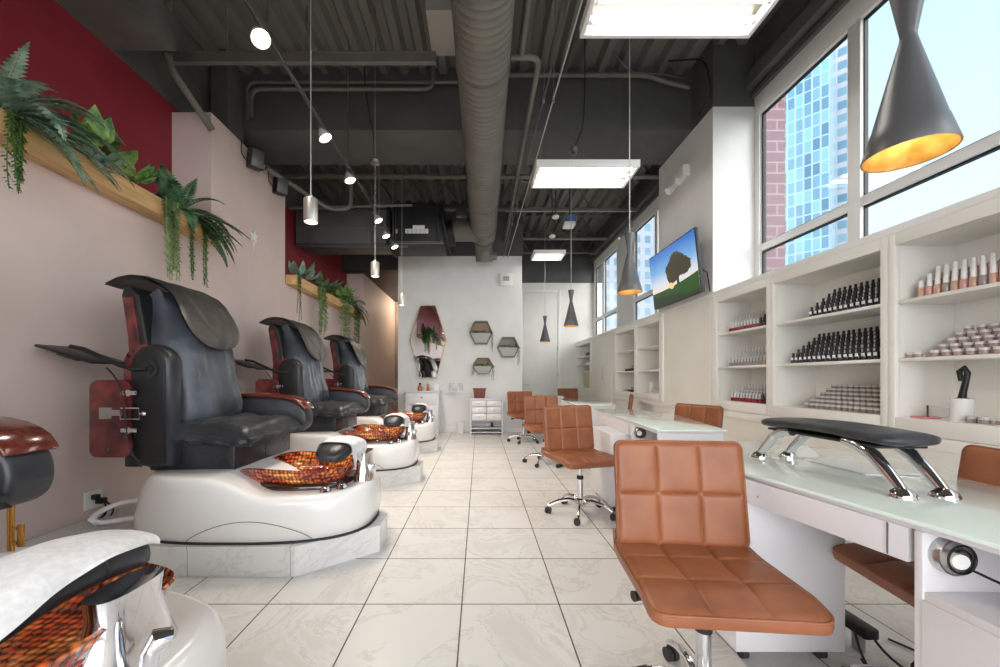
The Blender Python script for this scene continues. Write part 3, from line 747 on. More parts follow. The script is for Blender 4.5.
def make_station():
    t = thing('pedicure_spa_chair', (-1.5, 2.86, 0), 'x', 'pedicure chair', 'pedicure spa chairs along the pink wall')
    # white tub
    n = 72; rings = []
    prof = [(.955, 0, .178), (.965, 0, .20), (.985, 0, .215), (1.0, .25, 0), (1.0, .55, 0), (.99, .80, 0), (.97, .92, 0), (.945, .98, 0), (.92, 1.0, 0)]
    for k, tv, z in prof:
        r = []
        for j in range(n):
            a = 2 * PI * j / n; x, y = tub_out(a, k); zt = tub_top(x)
            r.append(Vector((x + .10 * tv * max(0, -math.cos(a)), y, z if z else .215 + (zt - .215) * tv)))
        rings.append(r)
    for k in (.86, .8, .7, .6, .5, .4, .3, .2, .1, .03):
        r = []
        for j in range(n):
            a = 2 * PI * j / n; x, y = tub_out(a, k, 2.2 + .5 * k); x += .10 * max(0, -math.cos(a)); r.append(Vector((x, y, tub_top(x) + .012 * (1 - k))))
        rings.append(r)
    part('tub', MB().loft(rings), M['white_gloss'], t, smooth=50)
    rr = [[Vector((*tub_out(2 * PI * j / n, k), z)) for j in range(n)] for k, z in ((.97, .172), (.982, .176), (.982, .187), (.97, .19))]
    part('base_gasket', MB().loft(rr, cap=False), M['rubber'], t)
    # moulded seam arc on the near side
    seam = []
    for i in range(25):
        u = i / 24; x = -1.72 + .72 * u; z = .20 + .115 * math.sin(PI * u) ** .8
        a = -math.acos(max(-1, min(1, sgp((x - TCX) / TA, 2.7 / 2)))); yy = tub_out(a, 1.0)[1]
        seam.append((x, yy - .0005, z))
    part('seam', MB().tube(seam, .0022, 6), M['grey_metal'], t)
    # side grip of the tub near the wall
    part('grip', MB().tube(arc([(-2.22, 2.56, .24), (-2.48, 2.50, .215), (-2.53, 2.51, .24), (-2.43, 2.54, .33), (-2.18, 2.60, .35)]), .016, 10), M['white_lam'], t, smooth=60)
    # basin
    n = 60
    bo = [(.70, .44, 0), (.80, .455, 0), (.87, .50, .35), (.95, .54, .75), (1.0, 0, 1), (.985, .006, 1), (.93, .55, .72), (.80, .49, .2), (.66, .462, 0), (.3, .46, 0), (.02, .46, 0)]
    rings = []
    for k, z, mixv in bo:
        r = []
        for j in range(n):
            a = 2 * PI * j / n; x, y = bas(a, k)
            zz = rim_z(a) + (z if z < .1 else 0) if mixv == 1 else z + (rim_z(a) - .578) * mixv
            r.append(Vector((x, y, zz)))
        rings.append(r)
    b = part('foot_basin', MB().loft(rings), M['basin'], t, smooth=60)
    rr = []
    for k, z in ((.90, .436), (.93, .45), (.90, .478), (.84, .49)):
        rr.append([Vector((*bas(2 * PI * j / n, k), z)) for j in range(n)])
    part('basin_skirt', MB().loft(rr, cap=False), mat('dark_copper', rgb(60, 34, 26), .12, coat=.8) if 'dk' not in M else M['dk'], b, smooth=60)
    rr = [[Vector((BCX + k * .19, BCY, 0)) + Vector((.03 * math.cos(2 * PI * j / 16), .03 * math.sin(2 * PI * j / 16), z)) for j in range(16)] for k, z in ((0, .463), (0, .468))]
    part('drain', MB().loft(rr), M['chrome'], b)
    # footrest
    ys = [2.445, 2.45, 2.465, 2.49] + [2.53 + .036 * i for i in range(9)] + [2.855, 2.88, 2.895, 2.90]
    rings = []
    for y in ys:
        e = min(1, max(.05, (min(y - 2.44, 2.905 - y) / .06))) ** .45
        rings.append(pad_ring(y, .106 * e, .051 * e))
    f = part('footrest', MB().loft(rings), M['dark_leather'], t, smooth=60)
    part('seam', MB().tube([p * 1.0 + Vector((0, 0, 0)) for p in pad_ring(2.72, .1065, .0515)] + [pad_ring(2.72, .1065, .0515)[0]], .0022, 6), M['black_plastic'], f)
    mb = MB()
    pr = [(.105, .40), (.105, .47), (.085, .53), (.07, .60), (.075, .65)]
    rings = []
    for k, (hw, z) in enumerate(pr):
        rings.append([Vector((-.80 + hw * .6 * sgp(math.cos(2 * PI * j / 20), .7), 2.71 + hw * 1.2 * sgp(math.sin(2 * PI * j / 20), .7), z)) for j in range(20)])
    part('footrest_column', MB().loft(rings), M['chrome'], f, smooth=60)
    # taps on the front rim
    for x, y in ((-.965, 2.42), (-.88, 2.47)):
        part('tap_knob', MB().lathe([(.0, .03), (.018, .03), (.026, .022), (.03, .008), (.036, 0), (.0, 0)], (x, y, tub_top(x) + .004), 16), M['chrome'], t, smooth=50)
    hs = part('hand_shower', MB().tube([(-.775, 2.66, .47), (-.765, 2.66, .52), (-.75, 2.665, .545), (-.735, 2.68, .54)], [.018, .02, .028, .022], 12), M['chrome'], t, smooth=60)
    # seat base, seat
    part('seat_base', MB().box(-2.14, -1.585, 2.50, 3.24, .555, .745, .012).box(-1.87, -1.80, 2.494, 2.50, .715, .735, .003).box(-1.588, -1.582, 2.86, 2.866, .56, .74), M['box_leather'], t)
    nu, nv = 44, 44
    def seat(u, v):
        x = -2.12 + .655 * u; y = 2.455 + .785 * v
        ex = min(u, 1 - u) * .655; ey = min(v, 1 - v) * .785
        e = min(1, ex / .10) ; e2 = min(1, ey / .10)
        z = .745 + .115 * (max(0, 1 - (1 - e) ** 2.4) * max(0, 1 - (1 - e2) ** 2.4)) ** .7
        z += .020 * math.sin(PI * v) - .03 * u * u
        q = min(e, e2)
        z += q * (.018 * nz(x, y * .6, 1.3, 9) + .008 * nz(x, y, 4.0, 24))
        x += .015 * nz(y, z, 2.0, 11) * (1 - e) ; y += .02 * nz(x, z, 3.1, 13) * (1 - e2)
        return Vector((x, y, z))
    mb = MB().grid(seat, nu, nv)
    # hanging cover folds on the near side and the front
    def skirt(u, v):
        y = 2.452 + .012 * math.sin(u * 26) * v + .01 * nz(u, v, 0, 7); x = -2.1 + .62 * u + .02 * v
        return Vector((x, y - .02 * math.sin(PI * v), .81 - .06 * v - .03 * u + .01 * nz(u * 3, v, 5, 3)))
    mb.grid(skirt, 40, 8)
    def skirt2(u, v):
        return Vector((-1.475 + .012 * math.sin(u * 20) * v + .015 * math.sin(PI * v), 2.46 + .77 * u, .775 - .035 * v))
    mb.grid(skirt2, 40, 6)
    part('seat', mb, M['dark_leather'], t, smooth=70)
    # backrest cushion: front/back profile in x-z lofted across y
    fr = [(-1.945, .80), (-1.915, .90), (-1.92, 1.05), (-1.94, 1.2), (-1.975, 1.35), (-2.02, 1.5), (-2.085, 1.64), (-2.16, 1.74), (-2.23, 1.77)]
    bk = [(-2.30, 1.73), (-2.27, 1.55), (-2.20, 1.3), (-2.14, 1.05), (-2.12, .80)]
    def crv(u):                       # closed profile, u 0..1 front bottom to back bottom
        pts = fr + bk; q = u * (len(pts) - 1); i = min(int(q), len(pts) - 2); w_ = q - i
        return Vector(((pts[i][0]) * (1 - w_) + pts[i + 1][0] * w_, 0, pts[i][1] * (1 - w_) + pts[i + 1][1] * w_))
    rings = []; NS = 66
    for iv in range(45):
        v = iv / 44; r = []
        e = min(1, min(v, 1 - v) / .14); e = 1 - (1 - e) ** 2.3
        for iu in range(NS):
            u = iu / (NS - 1); p = crv(u); c = Vector((-2.11 - .1 * (p.z - 1.2), 0, p.z))
            w0 = .30 + .015 * math.sin((p.z - .8) * 3.2) - .075 * smooth01((p.z - 1.3) / .4)
            q = c + (p - c) * (.35 + .65 * e); q.y = 2.855 + (2 * v - 1) * w0
            if u < .62:
                d = .016 * nz(q.y * .8, q.z, 7.7, 6) + .012 * nz(q.y * 2.2, q.z * .7, 2.2, 7) + .005 * nz(q.y, q.z, 1, 22)
                q.x += e * (d + .018 * math.sin(PI * v) + .012 * math.sin(2 * PI * (q.z - .8) / .55))
            r.append(q)
        rings.append(r)
    bks = part('backrest', MB().loft(rings), M['blue_leather'], t, smooth=70)
    # headrest flap: from behind the top over the front
    path = [(-2.45, 1.765), (-2.38, 1.805), (-2.30, 1.825), (-2.22, 1.82), (-2.145, 1.785), (-2.08, 1.725), (-2.02, 1.63), (-1.975, 1.53), (-1.945, 1.44), (-1.925, 1.36)]
    def pth(u):
        q = u * (len(path) - 1); i = min(int(q), len(path) - 2); w_ = q - i
        return path[i][0] * (1 - w_) + path[i + 1][0] * w_, path[i][1] * (1 - w_) + path[i + 1][1] * w_
    def flap(side):
        def fn(u, v):
            x, z = pth(u)
            hw = .325 - .045 * smooth01((u - .25) / .4) - .015 * math.sin(u * 5)
            if u > .72: hw *= math.sqrt(max(.0, 1 - ((u - .72) / .283) ** 2)) ** .9
            s = 2 * v - 1
            inner = min(1, (1 - abs(s)) * hw / .05) if hw > .01 else 0
            inner = min(inner, (1.0 - u) / .06, u / .04)
            th = (.012 + .022 * (1 - (1 - max(0, inner)) ** 2)) * side
            groove = 0
            if u > .35:
                hw2 = .175 * (math.sqrt(max(0, 1 - ((u - .35) / .5) ** 2)) if u < .85 else 0)
                dd = abs(abs(s) * hw - hw2); groove = .012 * math.exp(-(dd / .012) ** 2)
            nx = .8 if u > .45 else .3; nzv = .3 if u > .45 else .9
            d = th * .5 + (-groove if side > 0 else 0) + .006 * nz(s, u * 4, 3, 2.5)
            return Vector((x + nx * d + .02 * (1 if u > .45 else 0), 2.845 + s * hw, z + nzv * d + .006))
        return fn
    part('head_cushion', MB().grid(flap(1), 48, 30).grid(flap(-1), 48, 30), M['head_leather'], bks, smooth=70)
    # back shell: black with burgundy band
    sh = [(-2.20, .78), (-2.26, 1.1), (-2.31, 1.4), (-2.36, 1.70), (-2.345, 1.755), (-2.30, 1.76), (-2.235, 1.70), (-2.185, 1.4), (-2.14, 1.1), (-2.10, .78)]
    part('back_shell', MB().prism(sh, 'y', 2.535, 3.165, .02), M['black_plastic'], t)
    for y0, y1 in ((2.522, 2.54), (3.16, 3.178)):
        part('shell_band', MB().prism([(-2.285, 1.2), (-2.30, 1.42), (-2.335, 1.68), (-2.27, 1.69), (-2.225, 1.42), (-2.215, 1.2)], 'y', y0, y1, .006), M['burgundy'], t)
    # shoulder towers on both sides
    for sgn in (1, -1):
        c = 2.86
        def YY(y): return c + sgn * (y - c)
        def arch(x0, x1, z0, z1, k=10):
            r = (x1 - x0) / 2; xc = (x0 + x1) / 2
            return [(x0, z0)] + [(xc - r * math.cos(PI * i / k), z1 - r + r * math.sin(PI * i / k)) for i in range(k + 1)] + [(x1, z0)]
        if sgn < 0: arch0 = arch; arch = lambda x0, x1, z0, z1, k=10: arch0(x0 - .19, x1 - .19, z0, z1, k)
        tw = part('side_tower', MB().prism(arch(-2.19, -1.935, .60, 1.37), 'y', YY(2.415), YY(2.53), .03), M['dark_leather'], t, smooth=50)
        part('side_plate', MB().prism(arch(-2.175, -1.965, .62, 1.345), 'y', YY(2.408), YY(2.418), .004), M['black_plastic'], tw)
        part('rim', MB().prism(arch(-2.265, -2.0, .9, 1.375), 'y', YY(2.45), YY(2.52), .012), M['burgundy'], tw)
        if sgn > 0: part('pivot', MB().cyl((-2.06, YY(2.40), 1.215), (-2.06, YY(2.41), 1.215), .06, n=22).cyl((-2.06, YY(2.392), 1.215), (-2.06, YY(2.40), 1.215), .032, n=18), M['black_paint'], tw)
    # far armrest, down
    A = [(-2.16, .72), (-2.16, .985), (-1.95, 1.0), (-1.75, .995), (-1.60, .975), (-1.51, .94), (-1.46, .885), (-1.445, .82), (-1.455, .755), (-1.50, .71), (-1.58, .69)]
    ar = part('armrest', MB().prism(chaikin(A), 'y', 3.225, 3.375, .02, seg=3), M['dark_leather'], t, smooth=50)
    cap = [(-2.16, .985), (-1.95, 1.0), (-1.75, .995), (-1.60, .975), (-1.51, .94), (-1.462, .888), (-1.445, .90), (-1.495, .965), (-1.59, 1.004), (-1.75, 1.026), (-1.95, 1.032), (-2.16, 1.017)]
    part('armrest_cap', MB().prism(chaikin(cap, 1), 'y', 3.215, 3.385, .007), M['redwood'], ar, smooth=50)
    # near armrest, swung up and back: board with hinges
    brd = []
    X0, X1, Z0, Z1, r = -2.405, -2.155, .665, 1.145, .05
    for cx, cz, a0 in ((X0 + r, Z0 + r, PI), (X1 - r, Z0 + r, 1.5 * PI), (X1 - r, Z1 - r, 0), (X0 + r, Z1 - r, .5 * PI)):
        for i in range(7): a = a0 + i * PI / 12; brd.append((cx + r * math.cos(a), cz + r * math.sin(a)))
    bd = part('raised_armrest', MB().prism(brd, 'y', 2.375, 2.405, .008), M['burgundy'], t)
    for z in (1.065, .835):
        part('hinge', MB().cyl((-2.16, 2.37, z), (-2.16, 2.376, z), .02, n=16).box(-2.205, -2.105, 2.368, 2.376, z - .013, z + .013, .004), M['chrome'], bd)
    part('latch', MB().box(-2.335, -2.262, 2.366, 2.376, .905, .975, .004).box(-2.262, -2.20, 2.368, 2.376, .925, .96, .003), M['steel'], bd)
    part('buckle', MB().tube([(-2.20, 2.366, .972), (-2.085, 2.366, .972), (-2.085, 2.366, .905), (-2.20, 2.366, .905), (-2.20, 2.366, .972)], .005, 8).ball((-2.06, 2.368, .938), .014, .01, .014, 10).cyl((-2.085, 2.366, .938), (-2.06, 2.366, .938), .004), M['chrome'], bd)
    part('cable', MB().tube(arc([(-2.28, 2.36, 1.22), (-2.20, 2.36, 1.15), (-2.17, 2.36, .95), (-2.16, 2.38, .7), (-2.12, 2.42, .60), (-2.0, 2.46, .575), (-1.93, 2.49, .60)]), .0045, 6), M['black_plastic'], t)
    part('bracket', MB().box(-2.22, -2.13, 2.41, 2.50, .60, .68, .01), M['black_plastic'], t)
    # swing tray
    tr = part('tray_arm', MB().tube([(-2.06, 2.39, 1.215), (-2.12, 2.37, 1.21), (-2.2, 2.36, 1.235), (-2.42, 2.36, 1.335), (-2.50, 2.36, 1.35)], .013, 10), M['black_plastic'], t, smooth=60)
    Rm = Matrix.Translation(Vector((-2.5, 2.42, 1.30))) @ Matrix.Rotation(math.radians(17), 4, 'Y')
    part('tray', MB().box(-.19, .17, -.10, .16, -.009, .009, .008, T=Rm).box(-.10, .04, -.05, .12, -.03, -.009, .006, T=Rm), M['black_plastic'], tr)
    return t
M['dk'] = mat('dark_copper', rgb(60, 34, 26), .12, coat=.8)
st = make_station()
PITCH = 1.76
names = {-1: 'nearest pedicure chair, only armrest, footrest and red basin in view at lower left',
         0: 'complete pedicure chair with raised burgundy armrest, nearest one seen whole',
         1: 'third pedicure chair from the camera, in the middle of the row',
         2: 'farthest pedicure chair with black leather seat, last in the row'}
st['label'] = names[0]
for k in (-1, 1, 2):
    c = dup(st, (-1.5, 2.86 + k * PITCH, 0), label=names[k])
    if k == -1:                                        # this seat is slid back on its rails
        for ch in list(c.children):
            nm = ch.name.split('.')[0]
            if nm in ('tray_arm', 'cable', 'raised_armrest'):
                for g in [ch] + list(ch.children): bpy.data.objects.remove(g)
            elif nm in ('seat_base', 'seat', 'backrest', 'back_shell', 'shell_band', 'side_tower', 'armrest', 'bracket'): ch.location.x -= .13; ch.location.y -= .17
            elif nm == 'footrest': ch.location.x -= .07
# tiled platforms
def platform(y):
    d = y - 2.24
    o = thing('tiled_platform', (-1.7, 2.86 + d, 0), 'x', 'platform', 'tiled platforms under the pedicure chairs')
    pl = [(-2.727, 2.24), (-1.07, 2.24), (-.66, 2.57), (-.66, 2.80), (-1.07, 3.13), (-2.727, 3.13)]
    pl = [(a, b + d) for a, b in pl]
    def ins(k): return [(a + (k if a < -2 else -k), b + (k if b < 2.69 + d else -k)) for a, b in pl]
    part('riser', MB().prism(ins(.006), 'z', 0, .155), M['step_tile'], o, smooth=0)
    part('top_slab', MB().prism(pl, 'z', .155, .176, .002), M['step_tile'], o, smooth=0)
    return o
for k, lab in ((-1, 'white tiled platform under the nearest pedicure chair'), (0, 'white tiled platform with angled corner under the complete pedicure chair'), (1, 'white tiled platform under the third pedicure chair'), (2, 'white tiled platform under the farthest pedicure chair')):
    platform(2.24 + k * PITCH)['label'] = lab
# towels over the footrests
def towel(k, y0, y1, sec, label, seed):
    def fn(top):
        def f(u, v):
            q = v * (len(sec) - 1); i = min(int(q), len(sec) - 2); w_ = q - i
            a = sec[i][0] * (1 - w_) + sec[i + 1][0] * w_; b = sec[i][1] * (1 - w_) + sec[i + 1][1] * w_
            y = y0 + (y1 - y0) * u
            y += .012 * nz(v * 3, seed, 0, 2) 
            zc = padz(min(2.89, max(2.45, y)))
            hang = max(0, (v - .72) / .28)
            s = 1.0 + .05 * math.sin(u * 9 + seed) * hang
            L = math.hypot(a, b) or 1
            off = (.006 if top else 0)
            return Vector((PADX - (.07 if k < 0 else 0) + a * s + off * a / L, y + k * PITCH, zc - .02 + b + off * b / L + .004 * nz(u * 5, v * 5, seed, 1) - .015 * hang * (1 + math.sin(u * 5 + seed))))
        return f
    return single('towel', MB().grid(fn(1), 30, 34).grid(fn(0), 30, 34), M['towel'], label, 'towel', 'white towels on the footrests', smooth=70)
def pad_section(a0, a1, hang, k=14):
    sec = []
    for i in range(k + 1):
        a = R(a0 + (a1 - a0) * i / k)
        sec.append(((.106 + .008) * sgp(math.cos(a), .75), -.001 + (.051 + .009) * sgp(math.sin(a), .75)))
    x, z = sec[-1]
    for i in range(1, 5): sec.append((x + .003 * i, z - hang * i / 4))
    return sec
secA = pad_section(190, 5, .085); secB = pad_section(175, 30, .004)
towel(-1, 2.455, 2.872, secB, 'white towel laid along the nearest black footrest at lower left', 1.0)
towel(0, 2.555, 2.875, secA, 'white towel draped over the footrest of the complete pedicure chair', 2.3)
towel(1, 2.57, 2.872, secA, 'white towel draped over the footrest of the third pedicure chair', 3.9)
towel(2, 2.60, 2.88, secA, 'white towel draped over the farthest footrest near the sideboard', 5.2)

# wall outlet with plugs
t = thing('wall_outlet', (XL, 2.73, .25), 'white wall outlet with black plugs low on the pink wall', 'outlet')
part('plate', MB().box(XL, XL + .008, 2.67, 2.80, .235, .36, .003), M['white_trim'], t)
part('plug', MB().box(XL + .008, XL + .05, 2.71, 2.745, .30, .335, .006), M['plug_black'], t)
part('plug', MB().box(XL + .008, XL + .06, 2.74, 2.785, .262, .30, .006), M['plug_black'], t)
part('cord', MB().tube(arc([(XL + .05, 2.73, .31), (XL + .12, 2.73, .27), (XL + .10, 2.72, .19), (XL + .06, 2.70, .16), (XL + .12, 2.66, .18)]), .006, 6), M['plug_black'], t)
part('cord', MB().tube(arc([(XL + .06, 2.76, .28), (XL + .14, 2.76, .22), (XL + .12, 2.74, .18)]), .006, 6), M['plug_black'], t)
# brass pole of a tray stand at the wall beside the nearest chair
t = thing('brass_stand', (-2.1, 1.73, 0), 'thin brass post with hinge behind the nearest armrest', 'stand')
part('post', MB().cyl((-2.1, 1.73, .02), (-2.1, 1.73, .68), .012, n=14), M['brass'], t)
part('foot', MB().lathe([(0, 0), (.09, 0), (.09, .01), (.02, .025), (0, .025)], (-2.1, 1.73, 0), 20), M['brass'], t)
part('hinge', MB().box(-2.07, -2.04, 1.725, 1.735, .40, .50, .003).box(-2.1, -2.07, 1.725, 1.735, .41, .425).box(-2.1, -2.07, 1.725, 1.735, .475, .49), M['brass'], t)

# ------------------------------------------------------------------ nail tables
def inset(poly, d):
    c = Vector((sum(p[0] for p in poly) / len(poly), sum(p[1] for p in poly) / len(poly)))
    out = []
    for p in poly:
        v = c - Vector(p); out.append(tuple(Vector(p) + v.normalized() * d))
    return out
def nail_table(outline, T, pedA, pedB, label, fan=True, apron_y=None):
    """pedA, pedB: (x0, x1, y0, y1) pedestals; pedB has the open cubby below the glass"""
    cx = (pedA[0] + pedA[1]) / 2; cy = (pedA[2] + pedB[3]) / 2
    t = thing('nail_table', (cx, cy, 0), label, 'nail table', 'glass topped nail tables')
    tp = part('table_top', MB().prism(outline, 'z', T - .012, T, .002), M['glass_top'], t)
    part('under_panel', MB().prism(inset(outline, .03), 'z', T - .03, T - .0125, .002), M['white_lam'], tp)
    # apron along the client side between the pedestals
    xa, xb = apron_y
    d = Vector((xa[0] - xb[0], xa[1] - xb[1])).normalized(); nrm = Vector((d.y, -d.x))
    q = [xb, xa, (xa[0] + nrm.x * .42, xa[1] + nrm.y * .42), (xb[0] + nrm.x * .42, xb[1] + nrm.y * .42)]
    ap = part('drawer_apron', MB().prism(q, 'z', T - .125, T - .03, .003), M['white_lam'], t)
    m = Vector(xb) + (Vector(xa) - Vector(xb)) * .08
    part('seam', MB().cyl((m.x - nrm.x * .001, m.y - nrm.y * .001, T - .12), (m.x - nrm.x * .001, m.y - nrm.y * .001, T - .032), .002, n=6), M['grey_metal'], ap)
    m = Vector(xb) + (Vector(xa) - Vector(xb)) * .82
    part('drawer_screw', MB().cyl((m.x, m.y, T - .085), (m.x - nrm.x * .003, m.y - nrm.y * .003, T - .085), .004, n=10), M['steel'], ap)
    # far pedestal with casters
    x0, x1, y0, y1 = pedA
    pa = part('pedestal', MB().box(x0, x1, y0, y1, .055, T - .126, .004), M['white_lam'], t)
    for px, py in ((x0 + .06, y0 + .05), (x1 - .06, y0 + .05), (x0 + .06, y1 - .05), (x1 - .06, y1 - .05)):
        part('caster', MB().cyl((px - .012, py, .025), (px + .012, py, .025), .025, n=16).box(px - .018, px + .018, py - .02, py + .02, .035, .055, .004), M['rubber'], pa)
    # near pedestal with cubby open to the client side
    x0, x1, y0, y1 = pedB; zc = T - .185; tk = .02
    mb = MB().box(x0, x1, y1 - tk, y1, .03, T - .03, .002).box(x0, x1, y0, y0 + tk, .03, T - .03, .002)
    mb.box(x0 + .004, x1, y0 + tk, y1 - tk, .05, zc, .002).box(x1 - tk, x1, y0 + tk, y1 - tk, zc, T - .03).box(x0 + .40, x0 + .415, y0 + tk, y1 - tk, zc, T - .03)
    pb = part('pedestal', mb, M['white_lam'], t)
    part('door', MB().box(x0 - .006, x0 + .005, y0 + tk, y1 - tk - .002, .06, zc - .02, .002), M['white_lam'], pb)
    yf = y1 - .075
    if fan:
        fx = x0 + .06; yf = y1 - tk
        f = part('dust_fan', MB().cyl((fx, yf, T - .085), (fx, yf - .025, T - .085), .047, n=28).cyl((fx, yf - .025, T - .085), (fx, yf - .034, T - .085), .043, .038, n=28), M['steel'], pb)
        mb = MB()
        for r in (.012, .024, .036): mb.tube([(fx + r * math.cos(a), yf - .036, T - .085 + r * math.sin(a)) for a in [2 * PI * j / 20 for j in range(21)]], .0025, 6)
        part('grille', mb, M['black_plastic'], f)
        part('fan_cap', MB().cyl((fx - .014, yf - .03, T - .085), (fx - .018, yf - .048, T - .085), .019, n=18), M['white_trim'], f)
    return t
t1 = nail_table([(1.225, .50), (1.175, .87), (1.06, 1.58), (.955, 2.31), (1.62, 2.31), (1.80, 2.16), (1.93, 1.95), (1.96, 1.74), (1.89, 1.5), (1.815, 1.3), (1.80, .50)], .78,
    (1.03, 1.47, 1.55, 2.2), (1.165, 1.72, .48, 1.035), 'nearest glass topped nail table carrying the black padded hand rest', apron_y=((1.065, 1.60), (1.165, 1.05)))
t2 = nail_table([(1.22, 2.65), (1.335, 4.5), (1.62, 4.5), (1.86, 4.2), (1.91, 3.75), (1.80, 3.2), (1.70, 2.65)], .80,
    (1.12, 1.5, 3.3, 3.9), (1.235, 1.69, 2.67, 3.15), 'second nail table from the camera with round grey fan on its side', apron_y=((1.30, 4.2), (1.25, 3.15)))
t3 = nail_table([(1.32, 5.25), (1.42, 6.8), (1.75, 6.8), (2.0, 6.3), (1.97, 5.8), (1.86, 5.25)], .79,
    (1.38, 1.75, 6.1, 6.6), (1.335, 1.85, 5.27, 5.75), 'third glass topped nail table from the camera, before the cabinet door', fan=False, apron_y=((1.40, 6.6), (1.36, 5.75)))
t4 = nail_table([(1.2, 7.5), (1.28, 8.85), (1.6, 8.85), (1.75, 8.3), (1.64, 7.5)], .79,
    (1.25, 1.6, 8.2, 8.7), (1.215, 1.63, 7.52, 7.95), 'farthest glass topped nail table near the cream door', fan=False, apron_y=((1.26, 8.7), (1.23, 7.95)))
# cord of the dust fan and cable hole in the cubby of the near table
single('fan_cord', MB().tube([(1.235, .968, .675), (1.25, .94, .665), (1.27, .85, .65), (1.28, .72, .64), (1.29, .58, .64)], .0035, 6), M['plug_black'], 'black cord running from the round fan under the near table', 'cord')
single('cable_grommet', MB().cyl((1.335, 1.030, .675), (1.335, 1.024, .675), .012, n=16), M['plug_black'], 'small black cable hole inside the cubby of the near table', 'grommet')

# padded hand rest
t = thing('hand_rest', (1.405, 1.53, .78), 'black padded hand rest on curved chrome legs on the near glass table', 'hand rest')
rings = []
for i in range(25):
    u = i / 24; y = 1.235 + .575 * u
    e = min(1, min(u, 1 - u) / .07); e = 1 - (1 - e) ** 2.2
    dz = .012 * math.sin(PI * u)
    rings.append([Vector((1.405 + .108 * (.6 + .4 * e) * sgp(math.cos(2 * PI * j / 28), .6), y, .952 + dz + (.022 * (.5 + .5 * e)) * sgp(math.sin(2 * PI * j / 28), .8) + .0015 * nz(y, j, 2, 12))) for j in range(28)])
part('pad', MB().loft(rings), M['dark_leather'], t, smooth=60)
part('base_plate', MB().box(1.32, 1.49, 1.28, 1.77, .922, .932, .004), M['black_plastic'], t)
for x in (1.337, 1.470):
    for y, s in ((1.22, -1), (1.84, 1)):
        pts = [(x, y - s * .19, .93), (x, y - s * .14, .922), (x, y - s * .09, .895), (x, y - s * .045, .85), (x, y - s * .015, .815), (x, y, .795)]
        lg = part('leg', MB().tube(pts, [.020, .021, .021, .019, .017, .016], 14), M['chrome'], t, smooth=60)
        part('foot', MB().lathe([(0, .03), (.016, .03), (.03, .018), (.036, .006), (.036, 0), (0, 0)], (x, y, .780), 24), M['chrome'], lg, smooth=40)
# small things left on the near table
mb = MB()
def bag(u, v):
    a, b = u - .5, v - .5
    r = max(0, 1 - 4 * (a * a + b * b))
    return Vector((1.56 + .10 * a * 2, 1.90 + .12 * b, .782 + .05 * r ** .6 + .02 * r * nz(u * 4, v * 4, 1, 1.5)))
single('plastic_bag', MB().grid(bag, 16, 16), M['clear'], 'crumpled clear plastic bag behind the black hand rest', 'bag', smooth=60)
single('paper_sheet', MB().box(1.50, 1.72, 1.50, 1.78, .7805, .7825), M['paper'], 'white paper sheet lying on the near glass table', 'paper')
# power strip and cables under the near table
t = thing('power_strip', (1.62, 1.72, 0), 'black power strip with loose cords below the near table', 'power strip')
part('strip', MB().box(1.58, 1.64, 1.58, 1.82, .08, .125, .008), M['plug_black'], t)
part('bracket', MB().box(1.60, 1.62, 1.62, 1.66, .0, .08).box(1.60, 1.62, 1.74, 1.78, 0, .08), M['steel'], t, split=True)
part('cord', MB().tube(arc([(1.62, 1.6, .10), (1.60, 1.5, .03), (1.75, 1.40, .008), (1.9, 1.5, .008), (1.8, 1.7, .008)]), .005, 6), M['plug_black'], t)
part('cord', MB().tube(arc([(1.61, 1.66, .10), (1.52, 1.55, .05), (1.48, 1.42, .008), (1.62, 1.30, .008), (1.75, 1.22, .008)]), .005, 6), M['plug_black'], t)

